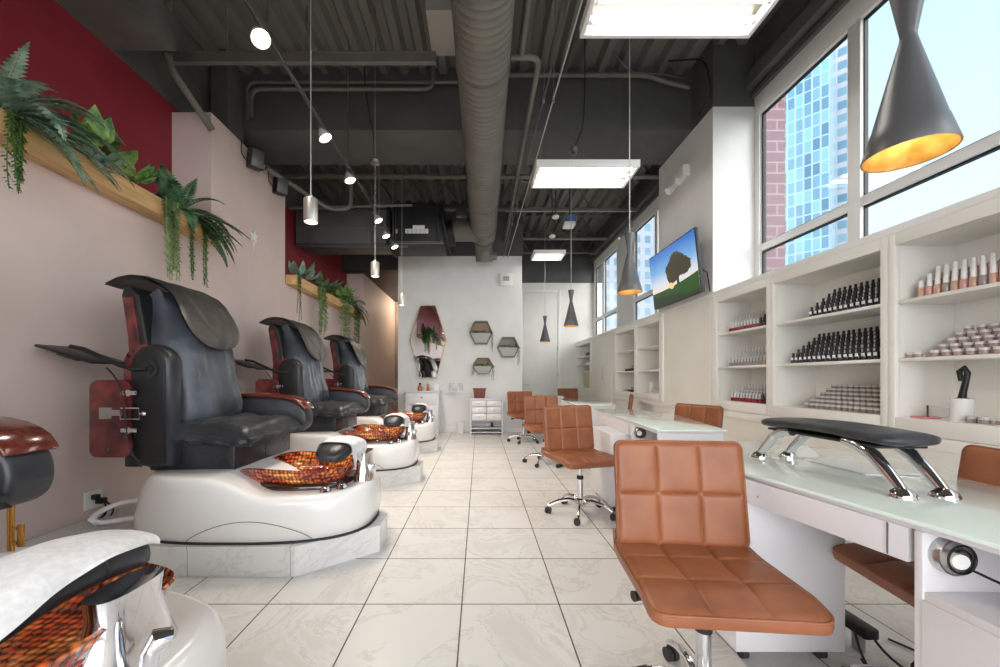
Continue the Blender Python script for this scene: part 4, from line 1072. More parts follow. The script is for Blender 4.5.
# ------------------------------------------------------------------ swivel chairs
def pad(mb, w, d, tk, ncx, ncy, bulge, rad=.05, crown=None, N=72, T=None):
    """tufted pad: x in [-w/2, w/2], y in [-d/2, d/2], thickness tk along z; top face tufted"""
    def rr(u, v):
        x, y = (u - .5) * w, (v - .5) * d
        ax, ay = abs(x) - (w / 2 - rad), abs(y) - (d / 2 - rad)
        if ax > 0 and ay > 0:
            L = math.hypot(ax, ay); m = max(ax, ay); k = m / L if L > 1e-9 else 1
            x = math.copysign(w / 2 - rad + ax * k, x); y = math.copysign(d / 2 - rad + ay * k, y)
        return x, y
    def top(u, v):
        x, y = rr(u, v)
        gx = min(1, abs(math.sin(PI * ncx * u)) * 1.0); gy = min(1, abs(math.sin(PI * ncy * v)))
        b = (1 - .72 * (1 - gx) ** 12 - .28 * (1 - gx) ** 2.5) * (1 - .72 * (1 - gy) ** 12 - .28 * (1 - gy) ** 2.5)
        eu = min(u, 1 - u) * w; ev = min(v, 1 - v) * d; e = min(1, min(eu, ev) / .022)
        z = tk * .80 + tk * .20 * (1 - (1 - e) ** 2.5) + bulge * (b - .6) * e
        if crown: z += crown(x, y)
        return Vector((x, y, z))
    def bot(u, v):
        x, y = rr(u, v); eu = min(u, 1 - u) * w; ev = min(v, 1 - v) * d; e = min(1, min(eu, ev) / .02)
        z = tk * .22 * (1 - e); 
        if crown: z += crown(x, y)
        return Vector((x, y, z))
    mb.grid(top, N, N, T=T)
    mb.grid(bot, N, N, T=T)
    n = N; vs = []
    per = [(i / n, 0) for i in range(n)] + [(1, i / n) for i in range(n)] + [(1 - i / n, 1) for i in range(n)] + [(0, 1 - i / n) for i in range(n)]
    rings = [[bot(*p) for p in per], [top(*p) for p in per]]
    mid = [(a * .5 + b * .5) for a, b in zip(*rings)]
    mid = [Vector((p.x * (1 + .006 / w), p.y * (1 + .006 / d), p.z)) for p in mid]
    mb.loft([rings[0], mid, rings[1]], cap=False, T=T)
    # piping round the top edge
    mb.tube([p + Vector((0, 0, .001)) for p in rings[1]] + [rings[1][0]], .0042, 6, T=T)
    return mb
def make_chair():
    t = thing('swivel_chair', (0, 0, 0), 'x', 'chair', 'tan swivel chairs')
    SW, SD, SZ = .50, .47, .455
    cr = lambda x, y: -.018 * smooth01((-y - .12) / .11) + .012 * smooth01((y - .1) / .13)
    part('seat', pad(MB(), SW, SD, .055, 3, 3, .011, crown=cr, T=Matrix.Translation((0, -.01, SZ))), M['tan_leather'], t, local=True, smooth=60)
    Rb = Matrix.Translation((0, .235, .70)) @ Matrix.Rotation(math.radians(90 - 8), 4, 'X')
    bk = part('backrest', pad(MB(), .48, .40, .05, 3, 2, .010, T=Rb, rad=.03, crown=lambda x, y: .012 * (x / .24) ** 2), M['tan_leather'], t, local=True, smooth=60)
    mb = MB().grid(lambda u, v: Vector(((u - .5) * .46, .205 + .075 * (1 - v) ** 1.2 * 1.0, 0)) + Vector((0, -.03 * v, .455 + .06 * v)), 12, 6)
    # curved junction between seat and back
    pts = [(-.0, .20, .46), (0, .245, .475), (0, .262, .52)]
    part('junction', MB().loft([[Vector((x, y, z)) for x, y, z in ((-.235 + dx * 0, yy, zz), (.235, yy, zz), (.235, yy - oy, zz + oz), (-.235, yy - oy, zz + oz))] for dx, yy, zz, oy, oz in ((0, .19, .462, 0, .03), (0, .235, .466, .018, .03), (0, .262, .49, .04, .02), (0, .27, .53, .04, .008))]), M['tan_leather'], t, local=True, smooth=60)
    part('mechanism', MB().box(-.11, .11, -.10, .12, .435, .458, .006).box(-.05, .05, -.06, .06, .405, .437, .006), M['black_plastic'], t, local=True)
    lv = part('lever', MB().tube([(-.03, 0, .425), (-.16, -.03, .425), (-.215, -.05, .43)], .006, 8), M['steel'], t, local=True)
    part('lever_knob', MB().tube([(-.205, -.045, .43), (-.25, -.06, .432)], [.013, .017], 12), M['black_plastic'], lv, local=True)
    pl = part('gas_lift', MB().cyl((0, 0, .30), (0, 0, .41), .014, n=16), M['chrome'], t, local=True)
    part('sleeve', MB().cyl((0, 0, .10), (0, 0, .30), .025, n=20), M['chrome'], pl, local=True)
    part('collar', MB().lathe([(.0, .295), (.028, .295), (.029, .315), (.022, .325), (.0, .325)], n=18), M['black_plastic'], pl, local=True)
    part('hub', MB().lathe([(0, .075), (.045, .075), (.05, .095), (.045, .125), (.028, .135), (0, .135)], n=24), M['chrome'], t, local=True, smooth=50)
    for i in range(5):
        a = 2 * PI * i / 5 + .35; c, s = math.cos(a), math.sin(a)
        pts = [(.03 * c, .03 * s, .105), (.10 * c, .10 * s, .122), (.18 * c, .18 * s, .112), (.25 * c, .25 * s, .082), (.275 * c, .275 * s, .068)]
        lg = part('leg', MB().tube(pts, [.021, .019, .016, .013, .012], 10, flat=.7), M['chrome'], t, local=True, smooth=60)
        px, py = .275 * c, .275 * s; b = a + 1.1 + i * .7; wx, wy = math.cos(b), math.sin(b)
        ox, oy = -wy * .012, wx * .012
        mb = MB()
        for k in (-1, 1):
            p0 = Vector((px + ox - wx * .004 + k * wx * .013, py + oy - wy * .004 + k * wy * .013, .026)); dv = Vector((wx, wy, 0)) * .008
            mb.cyl(p0 - dv, p0 + dv, .026, n=18)
        mb.cyl((px, py, .026), (px, py, .07), .006, n=8).cyl((px + ox - wx * .014, py + oy - wy * .014, .026), (px + ox + wx * .014, py + oy + wy * .014, .026), .012, n=8)
        part('caster', mb, M['rubber'], lg, local=True)
    return t
ch = make_chair()
R = math.radians
ch.location = (.765, 1.32, 0); ch.rotation_euler = (0, 0, R(-5)); ch['label'] = 'nearest tan tufted swivel chair in front, facing the camera'
dup(ch, (.86, 3.30, 0), R(17), 'second tan swivel chair on the client side, all chrome legs in view')
dup(ch, (.885, 5.23, 0), R(6), 'third tan swivel chair on the client side, half hidden by the second')
dup(ch, (.80, 7.0, 0), R(14), 'farthest tan swivel chair on the client side, left of the others')
dup(ch, (1.60, 1.265, 0), R(-99), 'tan swivel chair pushed under the near table from the wall side')
dup(ch, (1.86, 3.56, 0), R(-68), 'tan swivel chair on the wall side of the second table')
dup(ch, (2.14, 6.05, 0), R(-111), 'tan swivel chair seen edge-on at the wall beside the open shelves')
dup(ch, (2.12, 9.0, 0), R(4), 'farthest tan swivel chair on the wall side, by the last table')

# ------------------------------------------------------------------ built-in display cases on the right wall
def display_case(y0, y1, oy0, oy1, shelves, label, z0=.82, z1=2.06, ob=.915, ot=1.982, depth=.36):
    t = thing('display_case', (XR + .2, (y0 + y1) / 2, z0), label, 'display case', 'built-in display cases')
    fr = MB(); a, b = XR - .014, XR + .02
    fr.box(a, b, y0, oy0, z0, z1, .004).box(a, b, oy1, y1, z0, z1, .004)
    fr.box(a + .001, b, oy0 - .001, oy1 + .001, z0, ob, .004).box(a + .001, b, oy0 - .001, oy1 + .001, ot, z1, .004)
    part('face_frame', fr, M['cream_cab'], t)
    c = MB(); x0, x1 = XR + .02, XR + depth
    c.box(x1, x1 + .015, y0 + .005, y1 - .005, z0 + .01, z1 - .01)
    c.box(x0, x1, oy0 - .02, oy0, ob - .02, ot + .02).box(x0, x1, oy1, oy1 + .02, ob - .02, ot + .02)
    c.box(x0, x1, oy0, oy1, ob - .02, ob).box(x0, x1, oy0, oy1, ot, ot + .02)
    part('carcass', c, M['cream_cab'], t, smooth=0)
    for s in shelves: part('shelf', MB().box(XR + .004, x1, oy0, oy1, s - .022, s, .003), M['cream_cab'], t)
    return t
S3 = (1.28, 1.64)
display_case(1.45, 2.448, 1.50, 2.404, S3, 'display case nearest the camera, with large nude polish bottles and a brush cup')
display_case(2.448, 3.44, 2.493, 3.396, S3, 'middle display case full of black gel polish bottles')
display_case(3.44, 4.30, 3.485, 4.21, S3, 'narrow display case of white-capped bottles beside the white column')
display_case(5.45, 6.415, 5.57, 6.36, S3, 'open case below the television with a dark magazine and books')
display_case(6.415, 7.46, 6.47, 7.35, S3, 'open case with piles of clutter, left of the magazine case')
display_case(9.0, 10.38, 9.06, 10.33, (1.50, 1.70), 'farthest open case by the cream back wall, holding a khaki bag')
t = thing('cabinet_door', (XR - .008, 8.23, .05), 'tall cream cabinet door with chrome handle beyond the open cases', 'cabinet door')
part('panel', MB().box(XR - .016, XR - .001, 7.56, 8.9, .12, 2.03, .004), M['cream_wall'], t)
part('handle', MB().tube([(XR - .016, 8.05, 1.37), (XR - .045, 8.05, 1.37), (XR - .045, 8.05, 1.13), (XR - .016, 8.05, 1.13)], .007, 8), M['steel'], t)

# bottle prototypes
def black_bottle(lab):
    mb = MB().lathe([(0, 0), (.0165, 0), (.0175, .003), (.0175, .047), (.014, .052), (.0085, .055), (.0085, .057)], n=10, mi=0)
    mb.lathe([(.0075, .055), (.0085, .056), (.008, .080), (.006, .082), (0, .082)], n=8, mi=1)
    mb.add([(-.0182 * math.cos(a), .0182 * math.sin(a), z) for z in (.024, .046) for a in (-.75, -.35, 0, .35, .75)], [(i, i + 1, i + 6, i + 5) for i in range(4)], 2)
    return mb
def slim_bottle():
    mb = MB().lathe([(0, 0), (.014, 0), (.0155, .003), (.0155, .030), (.009, .037), (.007, .039)], n=10, mi=0)
    mb.lathe([(.007, .037), (.0085, .038), (.0060, .088), (.005, .090), (0, .090)], n=8, mi=1)
    return mb
def jar():
    mb = MB().lathe([(0, 0), (.0185, 0), (.0195, .003), (.0195, .020), (.018, .022)], n=12, mi=0)
    mb.lathe([(.020, .021), (.0205, .023), (.0205, .034), (.019, .036), (0, .036)], n=12, mi=1)
    return mb
PROTO = {}
def proto(key, fn, mats):
    if key not in PROTO: PROTO[key] = mesh_from(fn, key, mats)
    return PROTO[key]
def put(name, key, mesh, loc, label, cat, group, rz=0):
    o = bpy.data.objects.new(name, mesh); COL.objects.link(o); o.location = loc; o.rotation_euler = (0, 0, rz)
    return tag(o, label, cat, group)
def rack(y0, y1, rows, z, dx, dz, x0, label):
    t = thing('stepped_rack', (x0, (y0 + y1) / 2, z), label, 'bottle rack', 'clear stepped racks in the display cases')
    mb = MB()
    for r in range(rows):
        xx = x0 + r * dx - .022; zt = z + .004 + r * dz
        mb.box(xx, xx + dx, y0, y1, zt - .003, zt)
        if r: mb.box(xx, xx + .003, y0, y1, zt - dz, zt - .003)
    part('steps', mb, M['acrylic'], t, smooth=0)
    for yy in (y0, y1 - .004):
        pl = [(x0 - .022, z + .001)]
        for r in range(rows): pl += [(x0 - .022 + r * dx, z + .002 + r * dz), (x0 - .022 + (r + 1) * dx, z + .002 + r * dz)]
        pl += [(x0 - .022 + rows * dx, z + .001)]
        part('side', MB().prism(pl, 'y', yy, yy + .004), M['acrylic'], t, smooth=0)
def stock(kind, y0, y1, pitch, rows, z, dx, dz, x0, where, colours, group, racklabel, skip=None, jitter=.002):
    rack(y0 - .03, y1 + .03, rows, z, dx, dz, x0, racklabel)
    n = int(round((y1 - y0) / pitch)) + 1
    for r in range(rows):
        for c in range(n):
            if skip and skip(r, c, n): continue
            key, nm, desc, mesh = colours(r, c, n)
            p = (x0 + r * dx + random.uniform(-jitter, jitter), y1 - c * pitch + random.uniform(-jitter, jitter), z + .0042 + r * dz)
            put(nm, key, mesh, p, desc + ' ' + where, 'nail polish', group)
K = lambda key, fn, *m: proto(key, fn, [M[q] for q in m])
BB_ = K('gel_black', black_bottle(''), 'polish_black', 'black_plastic', 'label')
BV_ = K('gel_violet', black_bottle(''), 'polish_violet', 'black_plastic', 'label')
SR_ = K('slim_red', slim_bottle(), 'polish_red', 'white_cap'); SD_ = K('slim_dark', slim_bottle(), 'polish_dark_red', 'black_plastic')
SC_ = K('slim_clear', slim_bottle(), 'polish_clear', 'silver_cap'); SP_ = K('slim_pink', slim_bottle(), 'polish_pink', 'white_cap')
JP_ = K('jar_pink', jar(), 'jar_pink', 'lid'); JB_ = K('jar_brown', jar(), 'jar_brown', 'silver_cap')
black = lambda r, c, n: ('b', 'gel_polish_bottle', 'small black gel bottle with white label', BB_) if (r * 7 + c * 3) % 5 else ('v', 'gel_polish_bottle', 'small violet-black gel bottle with white label', BV_)
brown = lambda r, c, n: ('j', 'polish_jar', 'small brown jar with silver lid', JB_)
pinkj = lambda r, c, n: ('j', 'polish_jar', 'squat pink-grey jar with white lid', JP_)
def redrow(r, c, n):
    if c > n - 4: return ('d', 'nail_polish_bottle', 'dark-capped deep red polish bottle', SD_)
    return ('r', 'nail_polish_bottle', 'white-capped red polish bottle', SR_) if r == 0 else ('c', 'nail_polish_bottle', 'silver-capped clear polish bottle', SC_)
def clearrow(r, c, n): return ('p', 'nail_polish_bottle', 'white-capped pink polish bottle', SP_) if c > n - 3 and r < 2 else ('c', 'nail_polish_bottle', 'silver-capped clear polish bottle', SC_)
tri = lambda r, c, n: c < r * .5 and False
stock('s', 3.54, 4.09, .044, 4, 1.64, .042, .030, 2.66, 'on the top shelf of the narrow display case', redrow, 'bottles on the top shelf of the narrow case', 'clear stepped rack on the top shelf of the narrow case')
stock('s', 3.54, 4.09, .044, 4, 1.28, .042, .030, 2.66, 'on the middle shelf of the narrow display case', clearrow, 'bottles on the middle shelf of the narrow case', 'clear stepped rack on the middle shelf of the narrow case')
stock('s', 3.54, 4.06, .044, 4, .915, .042, .030, 2.66, 'on the bottom board of the narrow display case', redrow, 'bottles on the bottom of the narrow case', 'clear stepped rack on the bottom of the narrow case')
stock('b', 2.54, 3.10, .043, 5, 1.64, .046, .036, 2.67, 'on the top shelf of the middle display case', black, 'gel bottles on the top shelf of the middle case', 'clear stepped rack on the top shelf of the middle case')
stock('b', 2.54, 3.27, .043, 6, 1.28, .044, .033, 2.66, 'on the middle shelf of the middle display case', black, 'gel bottles on the middle shelf of the middle case', 'clear stepped rack on the middle shelf of the middle case')
stock('j', 2.54, 3.13, .046, 6, .915, .044, .030, 2.66, 'on the bottom board of the middle display case', brown, 'jars on the bottom of the middle case', 'clear stepped rack on the bottom of the middle case')
stock('j', 1.56, 2.27, .056, 5, 1.28, .050, .036, 2.68, 'on the middle shelf of the nearest display case', pinkj, 'jars on the middle shelf of the nearest case', 'clear stepped rack on the middle shelf of the nearest case')
for i, yy in enumerate((2.335, 2.375)):
    put('polish_jar', 'j', JP_, (2.655, yy, 1.28), ('inner' if i == 0 else 'outer') + ' one of two loose pink-grey jars beside the stepped rack', 'nail polish', 'loose jars beside the rack')
for i, (xx, yy) in enumerate(((2.66, 2.085), (2.70, 2.06), (2.655, 2.03), (2.68, 1.98), (2.66, 1.93))):
    put('polish_jar', 'j', JP_ if i % 2 else JB_, (xx, yy, .915), 'small jar standing on the bottom board right of the white brush cup', 'nail polish', 'jars right of the brush cup')
# large bottles of the nearest case, with separate caps
def big_bottle(mname):
    t = thing('nail_polish_bottle', (0, 0, 0), 'x', 'nail polish', 'large bottles on the top shelf of the nearest case')
    part('bottle', MB().lathe([(0, 0), (.015, 0), (.0172, .004), (.0172, .050), (.012, .058), (.009, .060)], n=14), M[mname], t, local=True)
    part('cap', MB().lathe([(.009, .058), (.0125, .059), (.0115, .098), (.009, .101), (0, .101)], n=12), M['white_cap'], t, local=True)
    return t
rack(1.55, 2.37, 3, 1.64, .052, .045, 2.675, 'clear stepped rack on the top shelf of the nearest case')
first = {}
for r in range(3):
    for c in range(19):
        mname = ('polish_nude', 'polish_pink', 'polish_nude', 'polish_clear')[(c + r * 2) % 4]
        nm = {'polish_nude': 'nude', 'polish_pink': 'pink', 'polish_clear': 'clear'}[mname]
        loc = (2.675 + r * .052, 2.335 - c * .041, 1.6442 + r * .045)
        lab = 'large %s polish bottle with white cap on the top shelf of the nearest case' % nm
        if mname not in first: first[mname] = big_bottle(mname); first[mname].location = loc; first[mname]['label'] = lab
        else: dup(first[mname], loc, 0, lab)
# brush cup and pink holder
t = thing('brush_cup', (2.70, 2.16, .915), 'white cup holding a black handled brush in the nearest display case', 'brush cup')
part('cup', MB().lathe([(0, 0), (.044, 0), (.046, .004), (.046, .128), (.042, .128), (.042, .01), (0, .008)], (2.70, 2.16, .915), 26), M['white_gloss'], t)
t = thing('brush', (2.70, 2.16, .94), 'black brush with looped handle standing in the white cup', 'brush')
part('bristles', MB().lathe([(0, .0), (.030, 0), (.036, .09), (.026, .115), (0, .12)], (2.70, 2.16, .93), 18), M['black_plastic'], t)
part('handle', MB().tube([(2.70, 2.16, 1.04), (2.70, 2.155, 1.08), (2.70, 2.145, 1.13), (2.70, 2.135, 1.185), (2.70, 2.15, 1.215), (2.70, 2.172, 1.195), (2.70, 2.165, 1.14)], [.018, .015, .014, .013, .013, .013, .010], 10), M['black_plastic'], t, smooth=60)
t = thing('pink_holder', (2.68, 2.31, .915), 'pink plastic holder with a white box left of the brush cup', 'holder')
part('tray', MB().box(2.64, 2.72, 2.27, 2.37, .915, .925, .003), M['pink_plastic'], t)
part('box', MB().box(2.69, 2.75, 2.24, 2.30, .925, .985, .004), M['acrylic'], t)
part('rod', MB().cyl((2.67, 2.30, .925), (2.67, 2.30, .995), .005, n=10), M['polish_dark_red'], t)
# magazines and clutter of the far cases
def book(x0, x1, y0, y1, z0, z1, m, label, group, rz=0, cover=True):
    t = thing('book', ((x0 + x1) / 2, (y0 + y1) / 2, z0), label, 'book', group, rz)
    cx, cy = (x1 - x0) / 2, (y1 - y0) / 2; h = z1 - z0
    part('pages', MB().box(-cx + .004, cx, -cy + .004, cy - .004, .003, h - .003), M['paper'], t, local=True)
    part('cover', MB().box(-cx, cx, -cy, cy, 0, .003).box(-cx, cx, -cy, cy, h - .003, h).box(cx - .003, cx, -cy, cy, .003, h - .003), M[m], t, local=True)
g = 'books and magazines in the open case'
book(2.63, 2.86, 5.66, 5.98, 1.28, 1.30, 'book_dark', 'dark magazine lying alone on the middle shelf of the television case', g, .05)
book(2.63, 2.86, 5.60, 5.96, .915, .945, 'book_dark', 'black folder at the bottom of the magazine pile', g, .05)
book(2.64, 2.86, 5.62, 5.95, .945, .970, 'book_grey', 'grey folder in the middle of the magazine pile', g, -.08)
book(2.64, 2.84, 5.64, 5.93, .970, .992, 'book_dark', 'black magazine on top of the magazine pile', g, .12)
book(2.68, 2.90, 5.98, 6.10, .915, 1.09, 'paper', 'white binder standing left of the magazine pile', g)
put('small_box', 'x', mesh_from(MB().box(-.03, .03, -.02, .02, 0, .08, .004), 'small_box', M['book_grey']), (2.68, 5.60, 1.28), 'small grey box standing at the right of the middle shelf', 'box', None)
g = 'objects on the clutter shelves'
for i, (yy, xx, zz, sx, sy, sz, m, lab) in enumerate((
    (6.56, 2.70, 1.64, .05, .05, .14, 'book_grey', 'grey tin standing on the top clutter shelf'), (6.68, 2.72, 1.64, .06, .06, .10, 'khaki', 'khaki box beside the grey tin on top clutter shelf'),
    (6.70, 2.74, 1.28, .16, .22, .05, 'book_dark', 'dark box at the base of the middle clutter pile'), (6.68, 2.74, 1.33, .14, .18, .05, 'book_grey', 'grey box in the middle clutter pile'),
    (6.64, 2.74, 1.38, .10, .12, .06, 'khaki', 'khaki box on top of the middle clutter pile'), (6.96, 2.70, 1.28, .10, .14, .04, 'book_dark', 'flat dark box left of the middle clutter pile'),
    (6.72, 2.74, .915, .18, .30, .04, 'book_dark', 'wide dark box at the base of the bottom clutter pile'), (6.68, 2.74, .955, .15, .22, .04, 'book_grey', 'grey box in the bottom clutter pile'),
    (6.62, 2.74, .995, .12, .12, .05, 'book_dark', 'dark box on top of the bottom clutter pile'), (7.02, 2.70, .915, .10, .16, .03, 'book_grey', 'flat grey box left of the bottom clutter pile'),
    (9.25, 2.72, 1.70, .12, .16, .14, 'book_dark', 'black box on the upper shelf of the farthest case'), (9.55, 2.72, 1.70, .12, .24, .08, 'brown_box', 'brown box on the upper shelf of the farthest case'),
    (9.40, 2.72, 1.50, .14, .40, .05, 'paper', 'stack of white paper on the middle shelf of the farthest case'), (9.50, 2.74, .915, .2, .55, .42, 'khaki', 'khaki bag standing at the bottom of the farthest case'))):
    mb = MB().box(xx - sx / 2, xx + sx / 2, yy - sy / 2, yy + sy / 2, zz, zz + sz, .005)
    if sz > .09: mb.box(xx - sx / 2 - .002, xx + sx / 2 + .002, yy - sy / 2 - .002, yy + sy / 2 + .002, zz + sz * .78, zz + sz * .82)
    else: mb.box(xx - sx / 2 - .002, xx + sx / 2, yy - sy / 2 - .002, yy + sy / 2 + .002, zz + sz - .012, zz + sz + .0)
    single('storage_bag' if 'bag' in lab else 'storage_box', mb, M[m], lab, 'bag' if 'bag' in lab else 'box', g)

# ------------------------------------------------------------------ television
TV = Matrix.Translation((2.468, 4.925, 2.492)) @ Matrix.Rotation(R(-6.2), 4, 'Y')
t = thing('television', (2.468, 4.925, 2.492), 'flat television showing a lone tree, on the white column', 'television')
part('bezel', MB().box(-.012, .03, -.585, .585, -.367, .367, .006, T=TV).box(.03, .06, -.4, .4, -.28, .2, .01, T=TV), M['black_plastic'], t)
def screen_mat():
    m = bpy.data.materials.new('screen_sky'); m.use_nodes = True; p = P(m)
    tc = nd(m, 'ShaderNodeTexCoord'); sp = nd(m, 'ShaderNodeSeparateXYZ'); lk(m, tc.outputs['Object'], sp.inputs[0])
    mr = nd(m, 'ShaderNodeMapRange'); lk(m, sp.outputs[2], mr.inputs['Value']); mr.inputs['From Min'].default_value = -.2; mr.inputs['From Max'].default_value = .35
    r = nd(m, 'ShaderNodeValToRGB'); e = r.color_ramp.elements
    e[0].position = 0; e[0].color = rgb(250, 225, 205); e[1].position = 1; e[1].color = rgb(44, 110, 196)
    k = e.new(.25); k.color = rgb(215, 222, 232); k = e.new(.55); k.color = rgb(120, 176, 226)
    lk(m, mr.outputs[0], r.inputs['Fac']); lk(m, r.outputs['Color'], p.inputs['Emission Color']); p.inputs['Emission Strength'].default_value = SCREEN
    p.inputs['Base Color'].default_value = (.01, .01, .01, 1); p.inputs['Roughness'].default_value = .2
    return m
def glow(name, c, k=1.0):
    m = mat(name, (.01, .01, .01, 1), .3, emit=c, estr=SCREEN * k); return m
sc = part('screen', MB().box(-.0135, -.012, -.572, .572, -.352, .354, T=TV), screen_mat(), t, smooth=0)
def hill(y): return -.10 - .10 * (y + .572) / 1.144 * 0 - .06 * math.cos((y + .1) * 1.6) + .05 * (-y)
N = 24; ys_ = [-.572 + 1.144 * i / N for i in range(N + 1)]
part('field', MB().prism([(y, hill(y)) for y in ys_] + [(.572, -.352), (-.572, -.352)], 'x', -.0145, -.0135, T=TV), glow('screen_field', rgb(34, 78, 22)), sc, smooth=0)
part('field', MB().prism([(y, -.27 + .05 * math.sin(y * 3)) for y in ys_] + [(.572, -.352), (-.572, -.352)], 'x', -.0152, -.0145, T=TV), glow('screen_field_dark', rgb(16, 46, 14)), sc, smooth=0)
part('sun_glow', MB().cyl((-.0150, .03, -.115), (-.0145, .03, -.115), .075, n=24, T=TV), glow('screen_sun', rgb(255, 214, 150)), sc, smooth=0)
def blob(c, rx, rz, n=40, seed=0, a=.12):
    return [(c[0] + rx * math.cos(2 * PI * i / n) * (1 + a * nz(i * .9, seed, 0, 1.0)), c[1] + rz * math.sin(2 * PI * i / n) * (1 + a * nz(i * .9, seed, 4, 1.0))) for i in range(n)]
tc_ = -.13
part('tree_trunk', MB().prism([(tc_ - .03, -.16), (tc_ + .03, -.16), (tc_ + .018, .0), (tc_ - .018, .0)], 'x', -.0156, -.0150, T=TV), glow('screen_trunk', rgb(46, 30, 18)), sc, smooth=0)
part('tree_crown', MB().prism(blob((tc_, .06), .24, .14, seed=3, a=.3), 'x', -.0162, -.0156, T=TV).prism(blob((tc_ + .02, .14), .15, .10, seed=5, a=.4), 'x', -.0164, -.0157, T=TV).prism(blob((tc_ - .16, .02), .16, .10, seed=11, a=.5), 'x', -.0161, -.0157, T=TV).prism(blob((tc_ + .15, .05), .13, .10, seed=13, a=.5), 'x', -.0165, -.0157, T=TV).prism(blob((tc_ + .1, -.03), .16, .09, seed=8, a=.4), 'x', -.0163, -.0157, T=TV), glow('screen_crown', rgb(58, 52, 24)), sc, smooth=0)
part('wall_bracket', MB().box(2.50, 2.598, 4.80, 5.05, 2.35, 2.65, .006), M['grey_metal'], t)
part('cable', MB().tube([(2.52, 4.42, 2.42), (2.57, 4.36, 2.35), (2.585, 4.345, 2.2), (2.592, 4.34, 2.13)], .006, 6), M['plug_black'], t)
part('connector_panel', MB().box(2.475, 2.50, 4.345, 4.36, 2.30, 2.48, .003), M['steel'], t)
# emergency light and other small things on walls
t = thing('emergency_light', (XR, 4.93, 3.64), 'white emergency light box high on the white column', 'emergency light')
part('housing', MB().box(XR - .09, XR, 4.76, 5.10, 3.66, 3.80, .01), M['white_trim'], t)
for yy in (4.80, 5.06):
    part('lamp_head', MB().cyl((XR - .06, yy, 3.66), (XR - .13, yy, 3.60), .035, .05, 14).cyl((XR - .05, yy, 3.67), (XR - .06, yy, 3.66), .02, .035, 14), M['white_trim'], t)
t = thing('wall_alarm', (.56, YB, 3.1), 'small white alarm box high on the white back wall', 'alarm')
part('body', MB().box(.43, .70, YB - .06, YB, 3.13, 3.40, .02), M['white_trim'], t)
part('lens', MB().box(.50, .63, YB - .075, YB - .06, 3.22, 3.32, .01), M['acrylic'], t)
for yy, zz, lab in ((4.55, 3.63, 'left one of two dark speakers high on the pink pilaster'), (5.12, 3.60, 'right one of two dark speakers high on the pink pilaster')):
    t = thing('wall_speaker', (XL, yy, zz), lab, 'speaker', 'speakers on the pink pilaster')
    Rm = Matrix.Translation((XL + .10, yy, zz + .1)) @ Matrix.Rotation(R(-38), 4, 'Z') @ Matrix.Rotation(R(10), 4, 'Y')
    part('cabinet', MB().box(-.07, .07, -.075, .075, -.105, .105, .012, T=Rm), M['black_plastic'], t)
    part('grille', MB().box(.07, .076, -.066, .066, -.095, .095, .003, T=Rm), M['grey_metal'], t)
    part('mount', MB().cyl((XL, yy, zz + .12), (XL + .06, yy, zz + .11), .014, n=10), M['black_plastic'], t)
    part('wire', MB().tube(arc([(XL + .03, yy - .05, zz + .06), (XL + .01, yy - .13, zz + .08), (XL + .008, yy - .12, zz + .26)]), .005, 6), M['black_plastic'], t)
t = thing('star_ornament', (XL, 4.67, 2.80), 'small white star ornament hung on the pink pilaster', 'ornament')
pl = []
for i in range(10):
    a = PI / 2 + PI * i / 5; r_ = .085 if i % 2 == 0 else .036
    pl.append((4.67 + r_ * math.cos(a), 2.87 + r_ * math.sin(a)))
part('star', MB().prism(pl, 'x', XL + .001, XL + .022, .004), M['white_trim'], t)
part('tassel', MB().tube([(XL + .012, 4.67, 2.80), (XL + .012, 4.665, 2.74), (XL + .012, 4.675, 2.70)], [.012, .008, .004], 8), M['white_trim'], t)

# ------------------------------------------------------------------ back wall furniture
def bx(px): return (px - 479.5) * YB / F
def bz(py): return H + (378 - py) * YB / F
hexv = [(421, 306), (436, 306), (447, 340), (437, 378), (419.5, 378), (410, 340)]
cx_, cz_ = bx(428.5), bz(342)
RM = Matrix.Translation((cx_, YB - .075, cz_)) @ Matrix.Rotation(R(-4.5), 4, 'Z')
loc = [(bx(a) - cx_, bz(b) - cz_) for a, b in hexv]
t = thing('hexagonal_mirror', (cx_, YB - .075, cz_), 'long hexagonal mirror with thin tan edge above the sideboard', 'mirror')
part('frame', MB().prism([(a * 1.0, b * 1.0) for a, b in loc], 'y', -.012, .012, .003, T=RM), M['pine'], t, smooth=0)
part('glass', MB().prism([(a * .965, b * .98) for a, b in loc], 'y', -.0145, -.0125, T=RM), M['mirror'], t, smooth=0)
part('wall_hook', MB().box(cx_ - .05, cx_ + .05, YB - .06, YB, cz_ + .3, cz_ + .34), M['steel'], t)
